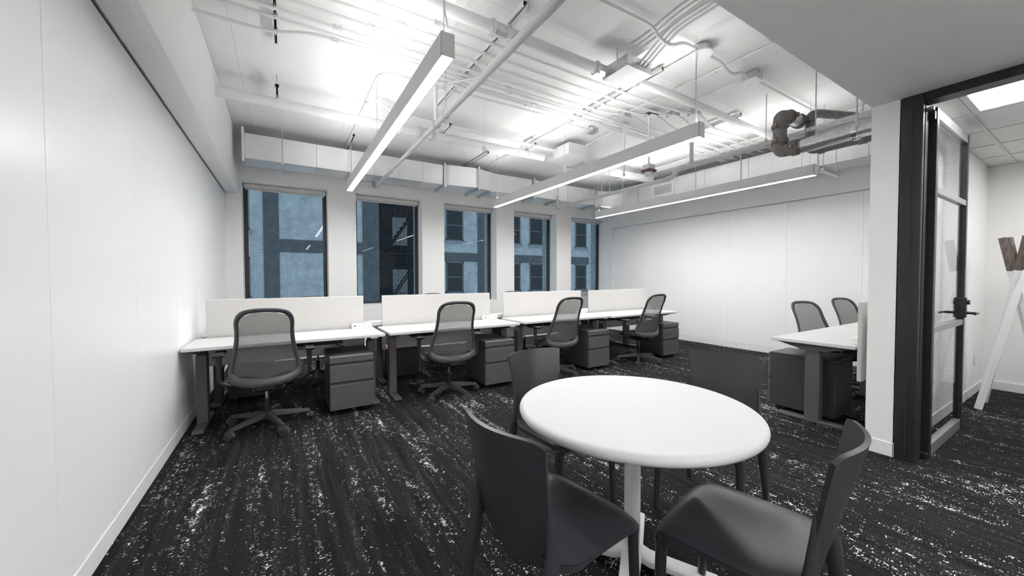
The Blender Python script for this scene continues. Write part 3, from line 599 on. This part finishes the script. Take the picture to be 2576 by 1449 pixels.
# ducts
def duct_sections(t, axis, a0, a1, n, lo, hi, z0, z1, name='duct_section'):
    for i in range(n):
        p, q = a0+(a1-a0)*i/n, a0+(a1-a0)*(i+1)/n
        if axis == 'x': mb = MB().box(p+.001, q-.001, lo, hi, z0, z1, .003)
        else: mb = MB().box(lo, hi, p+.001, q-.001, z0, z1, .003)
        mb.build(name, M_DUCT, t)
dz0, dz1 = 2.95, 3.29
dt = thing('air_duct', 'long rectangular metal air duct above the windows', 'air duct', (0, 0, 0))
duct_sections(dt, 'x', -.44, .86, 3, 6.25, 6.67, dz0, dz1); duct_sections(dt, 'x', .86, 2.42, 4, 6.25, 6.67, dz0, dz1); duct_sections(dt, 'x', 3.40, 6.0, 5, 6.25, 6.67, dz0, dz1)
MB().box(-.47, -.44, 6.19, 6.73, dz0-.06, dz1+.06, .003).build('end_flange', M_DUCT, dt)
# offset box between two flanges
V = []
for x, off in ((2.42, 0), (2.44, -.04), (2.95, -.04), (3.38, 0)):
    V.append((x, off))
mb = MB()
pr = [(2.42, 6.25), (2.50, 6.20), (2.98, 6.13), (3.10, 6.16), (3.40, 6.25)]
mb.prism([(x, y) for x, y in pr]+[(3.40, 6.67), (2.42, 6.67)], dz1-dz0+.01, Matrix.Translation((0, 0, dz0-.005)))
mb.build('offset_section', M_DUCT, dt)
for x, y in ((2.42, 6.23), (3.02, 6.10), (4.32, 6.23)):
    MB().box(x-.018, x+.018, y-.012, 6.69, dz1, dz1+.03, .002).box(x-.018, x+.018, y-.012, 6.69, dz0-.05, dz0-.006, .002).box(x-.018, x+.018, y-.025, y+.002, dz0-.05, dz1+.03, .002).build('flange', M_STEEL, dt)
for x in (.0, .90, 3.32, 4.95):
    MB().cyl((x, 6.235, dz0-.07), (x, 6.235, ZC), .005, 8).cyl((x, 6.69, dz0-.07), (x, 6.69, ZC), .005, 8).build('threaded_rod', M_STEEL, dt)
    MB().box(x-.02, x+.02, 6.17, 6.75, dz0-.045, dz0-.004, .003).build('support_strut', M_STEEL, dt)
MB().cyl((4.8, 6.1, 2.77), (4.8, 6.27, 2.96), .004, 6).build('chain', M_STEEL, dt)
d2 = thing('air_duct', 'rectangular metal air duct along the right whiteboard wall with a grille', 'air duct', (0, 0, 0))
dy0, dy1 = 2.88, 3.26
duct_sections(d2, 'y', 1.02, 5.45, 6, 6.50, 6.98, dy0, dy1)
# curved elbow joining the two runs
mb = MB()
arc_in = [(6.0+.5*math.sin(a), 5.75+.5*math.cos(a)) for a in [PI/2*k/10 for k in range(11)]]
arc_out = [(6.0+.98*math.sin(a), 5.75+.92*math.cos(a)) for a in [PI/2*k/10 for k in range(11)]]
poly = arc_in+[(6.50, 5.45), (6.98, 5.45)]+arc_out[::-1]
V = [Vector((x, y, 2.92)) for x, y in poly]+[Vector((x, y, 3.275)) for x, y in poly]; n = len(poly)
F = [(i, (i+1) % n, n+(i+1) % n, n+i) for i in range(n)]
for i in range(10): a, b, c, d_ = i, i+1, n-2-i, n-1-i; F += [(a, b, c, d_), (n+a, n+d_, n+c, n+b)]
F += [(10, 11, 12, 13), (n+10, n+13, n+12, n+11)]
mb.add(V, F, True); mb.build('elbow', M_DUCT, d2)
MB().box(6.485, 6.505, 5.43, 5.47, dy0-.03, dy1+.03, .003).box(6.48, 7.0, 5.43, 5.47, dy0-.04, dy0-.003, .003).build('flange', M_STEEL, d2)
MB().box(5.98, 6.02, 6.235, 6.26, dz0-.06, dz1+.03, .003).box(5.98, 6.02, 6.24, 6.7, dz0-.06, dz0-.005, .003).build('flange', M_STEEL, d2)
for yy in (4.15, 3.35, 2.3):
    MB().cyl((6.485, yy, dy0-.06), (6.485, yy, ZC), .006, 8).box(6.47, 7.0, yy-.02, yy+.02, dy0-.045, dy0-.004, .003).build('hanger', M_STEEL, d2)
g = MB().box(6.485, 6.50, 4.60, 5.10, 2.955, 2.985).box(6.485, 6.50, 4.60, 5.10, 3.155, 3.185).box(6.485, 6.50, 4.60, 4.64, 2.985, 3.155).box(6.485, 6.50, 5.06, 5.10, 2.985, 3.155).build('grille', M_POWER, d2)
mb = MB()
for i in range(9): mb.box(6.488, 6.498, 4.64, 5.06, 2.992+i*.018, 3.001+i*.018)
mb.build('louvre_blades', M_POWER, g)
MB().box(6.4985, 6.4995, 4.63, 5.07, 2.98, 3.16).build('louvre_back', M_LEG, g)
t = thing('strut_channel', 'steel strut at the far end of the right bar light', 'strut', (5.62, 5.35, 2.70)); MB().box(-.35, .3, -.02, .02, 0, .041, .003).build('channel', M_STEEL, t); MB().cyl((-.3, 0, .04), (-.3, 0, ZC-2.70), .005, 8).cyl((.28, 0, .04), (.28, 0, ZC-2.70), .005, 8).build('threaded_rod', M_STEEL, t)
t = thing('strut_channel', 'steel strut under the near end of the right wall duct', 'strut', (5.72, 1.98, 2.62)); MB().box(0, .48, -.02, .02, 0, .041, .003).build('channel', M_STEEL, t); MB().cyl((.03, 0, .04), (.03, 0, ZC-2.62), .006, 8).cyl((.42, 0, .04), (.42, 0, ZC-2.62), .006, 8).build('threaded_rod', M_STEEL, t)
for i, xx in enumerate((4.55, 5.25)):
    t = thing('ceiling_plate', ['dark flat hanger plate behind the middle bar light', 'pale wide channel running above the elbow of the duct'][i], 'plate', (xx, 5.05, 3.26))
    if i == 0: MB().box(-.25, .25, -.14, .14, 0, .05, .004).build('plate', M_PIPE, t)
    else: MB().box(-.35, 1.1, -.10, .10, 0.0, .07, .004).build('plate', M_COND, t)
    MB().cyl((0, 0, .05), (0, 0, ZC-3.26), .006, 8).build('hanger_rod', M_STEEL, t)

# ================================================================== DESKS
DK = [(-.73, .875, .735), (.92, 2.525, .738), (2.60, 4.135, .746), (4.165, 5.715, .735)]
NAMES = ['beside the left glass wall', 'second from the left glass wall', 'third from the left glass wall', 'at the right end of the row']
def desk(x0, x1, h, yc, face, label, loc_rz=0.0, world=None):
    """desk centred at origin, user side at -y (local)"""
    W2 = (x1-x0)/2; D2 = .305
    t = thing('sit_stand_desk', label, 'desk', ((x0+x1)/2, yc, 0), loc_rz, 'white topped desks')
    MB().box(-W2, W2, -D2, D2, h-.028, h, .0025).build('desktop', M_DESK, t)
    for sx in (-1, 1):
        lx = sx*(W2-.09)
        l = MB().box(lx-.04, lx+.04, -.055, .055, .03, h-.10, .004).build('leg', M_LEG, t)
        MB().box(lx-.032, lx+.032, -.047, .047, h-.10, h-.028, .003).build('inner_column', M_LEG, l)
        MB().box(lx-.04, lx+.04, -D2+.03, D2-.03, .006, .032, .004).build('foot', M_LEG, t)
        T = Matrix.Translation((lx-.035, 0, 0)) @ Matrix(((0, 0, 1, 0), (1, 0, 0, 0), (0, 1, 0, 0), (0, 0, 0, 1)))
        MB().prism([(-.26, h-.030), (.26, h-.030), (.26, h-.040), (.09, h-.085), (-.09, h-.085), (-.26, h-.040)], .07, T).build('bracket', M_LEG, t)
    MB().box(-W2+.13, W2-.13, .02, .07, h-.075, h-.03, .003).build('crossbar', M_LEG, t)
    MB().box(-W2+.35, W2-.35, .12, .25, h-.13, h-.055, .004).build('cable_tray', M_TRAY, t)
    MB().box(-W2+.5, -W2+.8, -.12, .0, h-.085, h-.03, .004).build('control_box', M_TRAY, t)
    MB().box(W2-.14, W2-.07, -D2+.005, -D2+.09, h-.042, h-.028, .004).build('height_switch', M_POWER, t)
    mb = MB(); yy = .1
    mb.tube(fillet([(-.2, .18, h-.12), (.05, .1, h-.16), (.3, .16, h-.10), (.5, .1, h-.18), (W2-.15, .12, h-.3), (W2-.13, .1, .05)], .12), .005, 6); mb.build('cable', M_BLACK, t)
    return t
for i, (a, b, h) in enumerate(DK):
    desk(a, b, h, 4.255, 1, 'white desk of the near row, %s' % NAMES[i])
    desk(a+.02, b+.02, .735, 5.015, -1, 'white desk of the row by the windows, %s' % NAMES[i], PI)
PANX = [(-.657, .775), (.985, 2.435), (2.655, 4.115), (4.29, 5.73)]
for i, (a, b) in enumerate(PANX):
    t = thing('privacy_screen', 'pale fabric desk screen, %s' % ['beside the left glass wall', 'second from the left glass wall', 'third from the left glass wall', 'nearest the right whiteboard wall'][i], 'screen', ((a+b)/2, 4.61, 0), 0, 'fabric desk screens')
    hh = (b-a)/2
    MB().box(-hh, hh, -.014, .014, .455, 1.102, .004).build('fabric_panel', M_PANEL, t)
    MB().box(-hh+.2, -hh+.26, .012, .05, .60, .72).box(hh-.26, hh-.2, .012, .05, .60, .72).build('mount', M_LEG, t)
def power_unit(label, x, y, z, rz=0):
    t = thing('power_outlet_unit', label, 'power outlet', (x, y, z), rz, 'desktop power units')
    MB().box(-.11, .11, -.03, .03, 0, .055, .004).build('case', M_POWER, t)
    mb = MB()
    for i in range(3):
        for k in (-1, 1): mb.box(-.03+i*.05+k*.006-.0012, -.03+i*.05+k*.006+.0012, -.0308, -.0295, .03, .042)
        mb.cyl((-.03+i*.05, -.0308, .02), (-.03+i*.05, -.0295, .02), .003, 8)
    mb.build('socket_holes', M_LEG, t)
    MB().box(-.085, -.065, -.0308, -.0295, .022, .036).build('usb_port', M_LEG, t)
for i, (a, b, h) in enumerate(DK):
    power_unit('white power outlet unit on the desk %s' % NAMES[i], PANX[i][1]-.03, 4.555, h)
    power_unit('white power unit behind the screen, desk %s' % NAMES[i], PANX[i][1]+.14, 4.70, .735, PI)
# pedestals
def pedestal():
    t = thing('drawer_pedestal', '', 'cabinet', group='drawer pedestals')
    W2, D, H = .20, .52, .565
    MB().box(-W2, W2, .006, D, .045, H-.03, .003).build('carcass', M_PEDTOP, t)
    MB().box(-W2, W2, 0, D, H-.03, H, .004).build('top', M_PEDTOP, t)
    l = MB().box(-W2+.002, W2-.002, -.014, .008, H-.068, H-.006, .004).build('lock_rail', M_PED, t)
    MB().cyl((W2-.05, -.02, H-.035), (W2-.05, -.012, H-.035), .009, 14).box(W2-.052, W2-.048, -.035, -.02, H-.042, H-.028).build('key_lock', M_CHROME, l)
    MB().box(-W2+.004, W2-.004, -.002, .006, .05, H-.07).build('reveal', M_SLOT, t)
    for z0, z1 in ((.315, H-.095), (.05, .29)):
        dr_ = MB().box(-W2+.002, W2-.002, -.018, .005, z0, z1, .003).build('drawer', M_PED, t)
        MB().box(-W2+.004, W2-.004, -.012, .003, z1, z1+.012, .002).build('pull', M_PEDTOP, dr_)
    for sx in (-1, 1):
        for yy in (.06, D-.06): MB().cyl((sx*(W2-.05)-.012, yy, .0225), (sx*(W2-.05)+.012, yy, .0225), .0225, 14).box(sx*(W2-.05)-.01, sx*(W2-.05)+.01, yy-.01, yy+.01, .02, .05).build('caster', M_BLACK, t)
    return t
ped = pedestal()
PED = [(.545, 3.885), (2.185, 3.875), (3.80, 3.875), (5.375, 3.845)]
for i, (x, y) in enumerate(PED): place(ped, i == 0, 'charcoal two-drawer pedestal under the near desk %s' % NAMES[i], (x, y, 0))
for i, x in enumerate((-.20, 1.42, 3.05, 4.72)): place(ped, False, 'charcoal pedestal on the window side, desk %s' % NAMES[i], (x-.12, 5.36, 0), PI)

# ================================================================== TASK CHAIRS
def spline(P, n):
    out = []
    N_ = len(P)
    for i in range(N_):
        p0, p1, p2, p3 = (Vector(P[(i+k) % N_]) for k in (-1, 0, 1, 2))
        for k in range(n):
            t = k/n; out.append(.5*((2*p1)+(p2-p0)*t+(2*p0-5*p1+4*p2-p3)*t*t+(3*p1-p0-p2*1-(2*p1)+p3*1+0*p0+0*p2+(p2*0))*0) if False else .5*(2*p1+(p2-p0)*t+(2*p0-5*p1+4*p2-p3)*t*t+(-p0+3*p1-3*p2+p3)*t**3))
    return out
def back_y(x, z):
    s = max(0.0, (z-.40)/.67)
    return -.215-.17*s**1.25-.03*math.sin(PI*min(1, max(0, s)))*-1.0 + .10*(x/.29)**2*(1-.55*s)
def task_chair():
    t = thing('task_chair', '', 'chair', group='mesh back task chairs')
    # five-star base
    for k in range(5):
        a = -PI/2+.36+2*PI*k/5; T = Matrix.Rotation(a, 4, 'Z')
        prof = lambda r, w2, z0, z1: [(r, -w2, z0), (r, w2, z0), (r, w2*.7, z1), (r, -w2*.7, z1)]
        A = prof(.03, .026, .085, .135); B = prof(.33, .017, .068, .09)
        V = [T @ Vector(p) for p in A+B]; F = [(0, 1, 5, 4), (1, 2, 6, 5), (2, 3, 7, 6), (3, 0, 4, 7), (4, 5, 6, 7), (0, 3, 2, 1)]
        MB().add(V, F).build('base_arm', M_CASTER, t)
        c = Vector((.325*math.cos(a), .325*math.sin(a), 0)); ca = a+.9*(k % 3)-.6; ax = Vector((math.cos(ca), math.sin(ca), 0)); fwd = Vector((-ax.y, ax.x, 0))
        mb = MB()
        for s_ in (-1, 1): mb.cyl(c+ax*s_*.006+Vector((0, 0, .029)), c+ax*s_*.028+Vector((0, 0, .029)), .029, 18)
        pts = [c+fwd*.034*math.cos(q)+Vector((0, 0, .029+.034*math.sin(q))) for q in [PI*k2/8 for k2 in range(9)]]
        mb.tube(pts, .012, 8); mb.cyl(c+Vector((0, 0, .055)), c+Vector((0, 0, .08)), .010, 10)
        mb.build('caster', M_CASTER, t)
    MB().cyl((0, 0, .06), (0, 0, .15), .034, 20, .030).cyl((0, 0, .15), (0, 0, .25), .024, 18).build('gas_column', M_BLACK, t)
    MB().cyl((0, 0, .24), (0, 0, .36), .014, 14).build('piston', M_CHROME, t)
    MB().box(-.10, .10, -.16, .12, .345, .40, .012).box(-.20, .20, -.03, .03, .385, .41, .006).build('tilt_mechanism', M_BLACK, t)
    # seat
    def seat(u_, v_):
        a = 2*PI*u_; n_ = 2.6; cx = math.copysign(abs(math.cos(a))**(2/n_), math.cos(a)); sy = math.copysign(abs(math.sin(a))**(2/n_), math.sin(a))
        if v_ <= .5: q = v_*2; sc = q**.5; z = .405+.0*q; sc = .3+.66*q if q < 1 else .96; z = .402+.02*q*q
        else: q = (v_-.5)*2; sc = math.cos(q*PI/2*.96)**.45; z = .422+.055*math.sin(q*PI/2)
        return Vector((cx*.245*sc, .03+sy*.245*sc, z - .02*max(0, sy*sc)**3 - .012*max(0, 1-sc*1.3)))
    MB().grid(seat, 40, 15, True, True).build('seat', M_SEATF, t, 60)
    # back
    half = [(0, 1.07), (.115, 1.062), (.178, 1.03), (.206, .965), (.206, .88), (.214, .78), (.240, .64), (.262, .54), (.262, .485), (.228, .435), (.135, .405), (0, .398)]
    inner = [(0, 1.035), (.10, 1.028), (.151, 1.0), (.174, .95), (.174, .88), (.181, .78), (.205, .65), (.223, .56), (.220, .525), (.186, .498), (.105, .482), (0, .478)]
    def loop(h): return [(x, z) for x, z in h]+[(-x, z) for x, z in h[-2:0:-1]]
    O = spline([(x, z, 0) for x, z in loop(half)], 5); I = spline([(x, z, 0) for x, z in loop(inner)], 5)
    n = len(O); V = []; prof = 8
    for i in range(n):
        o, q = O[i], I[i]
        for k in range(prof):
            a = 2*PI*k/prof; f_ = .5+.5*math.cos(a); x = o.x*f_+q.x*(1-f_); z = o.y*f_+q.y*(1-f_)
            lo = max(0.0, min(1.0, (.56-z)/.10)); V.append(Vector((x, back_y(x, z)+(.015+.010*lo)*math.sin(a)-.018*lo*f_, z)))
    F = [(i*prof+k, ((i+1) % n)*prof+k, ((i+1) % n)*prof+(k+1) % prof, i*prof+(k+1) % prof) for i in range(n) for k in range(prof)]
    MB().add(V, F, True).build('back_frame', M_FRAMEG, t, 80)
    # mesh fabric inside the frame
    hz = sorted([(p.y, abs(p.x)) for p in I if p.x >= -1e-6]); zs = [.48+(1.03-.468)*k/16 for k in range(17)]
    def hw(z):
        for (z0, x0), (z1, x1) in zip(hz[:-1], hz[1:]):
            if z0 <= z <= z1: return x0+(x1-x0)*(z-z0)/max(1e-6, z1-z0)
        return .01
    MB().grid(lambda u_, v_: Vector(((2*u_-1)*hw(.478+v_*.554)*1.02, back_y((2*u_-1)*hw(.478+v_*.554), .478+v_*.554), .478+v_*.554)), 13, 21).build('back_mesh', M_MESH, t)
    MB().box(-.06, .06, -.24, -.10, .37, .42, .01).build('back_support', M_BLACK, t)
    for s_ in (-1, 1):
        ar = MB().tube(fillet([(s_*.12, -.02, .385), (s_*.27, -.02, .40), (s_*.332, -.02, .44), (s_*.332, -.01, .64)], .05), [.016]*50 if False else .017, 10).build('armrest', M_BLACK, t)
        MB().cyl((s_*.332, -.01, .56), (s_*.332, -.01, .655), .021, 12).box(s_*.332-.045, s_*.332+.045, -.10, .14, .655, .685, .013).build('arm_pad', M_BLACK, ar)
    return t
tc = task_chair()
CH = [(-.15, 3.93, 0.02, 'mesh back task chair facing the desk beside the left glass wall'), (1.56, 3.93, -.10, 'mesh back task chair at the desk second from the left glass wall'),
      (3.10, 3.97, -.02, 'mesh back task chair behind the round table, third along the near row'), (4.70, 3.92, 0.0, 'mesh back task chair at the near desk closest to the right whiteboards')]
for i, (x, y, rz, lb) in enumerate(CH): place(tc, i == 0, lb, (x, y, 0), rz)
for i, (x, rz) in enumerate(((.0, .1), (1.62, -.15), (3.2, .2), (4.85, -.1))):
    place(tc, False, 'task chair on the window side of the desk %s' % NAMES[i], (x+.35, 5.42, 0), PI+rz)
# right bench against the partition
desk(3.955, 5.50, .738, 1.435, -1, 'white desk end standing next to the white partition', PI)
desk(5.54, 7.07, .738, 1.435, -1, 'white desk between the partition desk and the right whiteboard', PI)
t = thing('privacy_screen', 'pale fabric screen edge-on beside the white partition', 'screen', (4.645, 1.105, 0), 0, 'fabric desk screens')
MB().box(-.68, .68, -.014, .014, .455, 1.10, .004).build('fabric_panel', M_PANEL, t)
t = thing('privacy_screen', 'pale fabric screen farther along the partition wall', 'screen', (6.30, 1.11, 0), 0, 'fabric desk screens')
MB().box(-.68, .68, -.014, .014, .455, 1.10, .004).build('fabric_panel', M_PANEL, t)
power_unit('white power outlet unit on the desk end by the partition', 4.20, 1.165, .738, PI)
place(ped, False, 'charcoal drawer pedestal under the desk end by the partition', (4.34, 1.83, 0), PI)
place(tc, False, 'task chair with its back seen over the desk by the partition', (5.42, 1.76, 0), PI-.38).scale.z = .945
place(tc, False, 'task chair farther back, half hidden by the fabric screen edge', (6.42, 1.68, 0), PI-.30).scale.z = .96
t = thing('cardboard_tag', 'small brown tag hanging between the first two desks', 'tag', (.905, 4.05, .60)); MB().box(-.012, .012, -.02, .02, -.04, .0, .002).build('card', M_TAG, t); MB().cyl((0, 0, 0), (0, 0, .09), .0015, 5).build('string', M_BLACK, t)

# ================================================================== ROUND TABLE
t = thing('round_table', 'round white pedestal table ringed by four dark moulded chairs', 'table', (1.33, 1.14, 0))
MB().lathe([(0, .735), (.482, .735)]+[(.490+.0205*math.sin(a), .7145+.0205*math.cos(a)) for a in [PI*k/12 for k in range(1, 12)]]+[(.46, .694), (0, .694)], (0, 0, 0), 96).build('tabletop', M_TABLE, t, 25)
MB().cyl((0, 0, .06), (0, 0, .70), .035, 24).lathe([(0, .70), (.15, .698), (.15, .685), (.05, .66), (.035, .62)], (0, 0, 0), 24).build('column', M_TABLEB, t)
for k in range(4):
    a = .62+PI/2*k; T = Matrix.Rotation(a, 4, 'Z')
    def arm(u_, v_):
        an = 2*PI*u_; r = .0+.345*v_; hw_ = .045-.010*v_; hh = .036-.018*v_; zc = .052-.026*v_+.03*max(0, 1-v_*5)
        return T @ Vector((r, hw_*math.copysign(abs(math.cos(an))**.7, math.cos(an)), zc+hh*math.copysign(abs(math.sin(an))**.7, math.sin(an))*.75))
    mb = MB().grid(arm, 16, 10, True, True); e = [arm(i/16, 1) for i in range(16)]; mb.add(e, [tuple(range(16))]); la = mb.build('base_arm', M_TABLEB, t)
    p = T @ Vector((.32, 0, 0)); MB().cyl(p, p+Vector((0, 0, .02)), .018, 14).build('glide', M_STEEL, la)

# ================================================================== MOULDED CHAIRS
def moulded_chair():
    t = thing('moulded_chair', '', 'chair', group='dark moulded chairs around the round table')
    def thick(fn, nu, nv, th):
        mb = MB(); e = 1e-3; P = []; Q = []
        for j in range(nv):
            for i in range(nu):
                u_, v_ = i/(nu-1), j/(nv-1); p = fn(u_, v_)
                du = fn(min(1, u_+e), v_)-fn(max(0, u_-e), v_); dv = fn(u_, min(1, v_+e))-fn(u_, max(0, v_-e)); nn = du.cross(dv).normalized()
                P.append(p+nn*th/2); Q.append(p-nn*th/2)
        n = nu*nv; F = []
        for j in range(nv-1):
            for i in range(nu-1):
                a, b, c, d_ = j*nu+i, j*nu+i+1, (j+1)*nu+i+1, (j+1)*nu+i; F += [(a, b, c, d_), (n+a, n+d_, n+c, n+b)]
        for j in range(nv-1):
            a, b = j*nu, (j+1)*nu; F.append((a, b, n+b, n+a)); a, b = j*nu+nu-1, (j+1)*nu+nu-1; F.append((a, n+a, n+b, b))
        for i in range(nu-1): F.append((i, n+i, n+i+1, i+1)); a = (nv-1)*nu+i; F.append((a, a+1, n+a+1, n+a))
        return mb.add(P+Q, F, True)
    # seat: dished plate rolling down at the front
    def seat(u_, v_):
        s = 2*u_-1; y = -.205+.425*v_; wd = .215+.014*math.sin(PI*v_*.8) - .05*max(0, (.18-v_)/.18)**1.5
        rf = max(0, (v_-.86)/.14); x = s*wd*(1-.10*rf**3)
        z = .452-.014*math.cos(PI*s/2)*math.sin(PI*min(1, v_*1.05))-.012*abs(s)**6 - .022*rf**2 + .012*max(0, (.2-v_)/.2)
        return Vector((x, y-.012*(abs(s)**4)*rf, z))
    MB_seat = thick(seat, 25, 21, .012)
    # rolled skirt below the seat edge
    def skirt(u_, v_):
        s = [(-1, 0), (-1, 1), (1, 1), (1, 0)]
        d = u_*3; k = min(2, int(d)); f_ = d-k
        a, b = s[k], s[k+1]; q = (a[0]+(b[0]-a[0])*f_, a[1]+(b[1]-a[1])*f_); p = seat((q[0]+1)/2, q[1])
        arch = .030-.018*math.sin(PI*f_)
        return Vector((p.x*(1+.0*v_), p.y, p.z-arch*v_))
    MB_seat.grid(skirt, 61, 4)
    MB_seat.build('seat', M_BELL, t, 50)
    # backrest: curved shell, lower edge below the seat
    def back(u_, v_):
        s = 2*u_-1; z = .385+.455*v_; wd = .196+.016*v_**1.3 - .014*math.sin(PI*v_)
        cr = abs(s)**10*max(0, (v_-.9)/.1)**2*.014; br = abs(s)**2*.06*max(0, 1-v_*5)
        y = -.205-.075*v_-.055*math.cos(s*PI/2)*(.35+.65*v_)+.03
        return Vector((s*wd, y, z-cr+br))
    thick(back, 29, 25, .0135).build('backrest', M_BELL, t, 50)
    def leg(pts, rr, nm='leg'):
        P_ = [Vector(p) for p in pts]; mb = MB(); mb.tube(P_, rr, 12, True); return mb.build(nm, M_BELL, t)
    for s_ in (-1, 1):
        pf = fillet([(s_*.185, .185, .437), (s_*.200, .196, .40), (s_*.212, .205, .0)], .05, 4); leg(pf, [.012+.016*min(1, i/2) - .012*max(0, (i-2)/(len(pf)-3)) for i in range(len(pf))])
        pb = [(s_*.184, -.214, .68), (s_*.184, -.211, .61), (s_*.186, -.207, .54), (s_*.190, -.205, .47), (s_*.196, -.212, .40), (s_*.203, -.230, .29), (s_*.210, -.258, .13), (s_*.214, -.280, 0)]
        leg(pb, [.004, .009, .014, .021, .027, .025, .019, .014])
    return t
mc = moulded_chair()
MC = [(.83, 1.07, -PI/2+.14, 'dark moulded chair at the round table showing only the back of its backrest up close'), (1.335, .665, .22, 'dark moulded chair at the round table with its whole seat exposed up close'),
      (1.375, 1.70, PI+.08, 'dark moulded chair behind the round table, in front of the desk row'), (2.02, 1.19, PI/2+.22, 'dark moulded chair behind the round table, nearest the partition desk')]
for i, (x, y, rz, lb) in enumerate(MC): place(mc, i == 0, lb, (x, y, 0), rz)

# ================================================================== COAT RACK IN THE OFFICE
t = thing('coat_rack', 'white coat rack of crossed legs with walnut tips in the office', 'coat rack', (6.02, .535, 0))
for fx, fy in ((-.19, .205), (.20, .185), (-.17, -.21), (.21, -.20)):
    A = Vector((fx, fy, 0)); Hh = Vector((0, 0, 1.23)); dv = (Hh-A).normalized(); off = Vector((-fy, fx, 0)).normalized()*.022
    B = A+dv*1.40; C2 = A+dv*1.73
    def bar(p, q, m, nm):
        z = (q-p).normalized(); x = z.cross(Vector((0, 0, 1))).normalized(); y = z.cross(x); T = Matrix((x, y, z)).transposed().to_4x4(); T.translation = p
        MB().box(-.016, .016, -.024, .024, 0, (q-p).length, .003, T).build(nm, m, t)
    bar(A+off, B+off, M_RACK, 'leg'); bar(B+off, C2+off, M_WOOD, 'wooden_tip')
MB().cyl((-.05, 0, 1.30), (.06, 0, 1.30), .012, 12).cyl((0, -.05, 1.27), (0, .05, 1.27), .012, 12).build('hub', M_RACK, t)
t = thing('wall_outlet', 'small white outlet plate on the office wall above the baseboard', 'outlet', (6.55, .848, .38)); MB().box(-.035, .035, -.006, 0, -.055, .055, .002).build('plate', M_POWER, t); MB().box(-.012, .012, -.0075, -.005, .01, .035).box(-.012, .012, -.0075, -.005, -.035, -.01).build('socket', M_BASE, t)
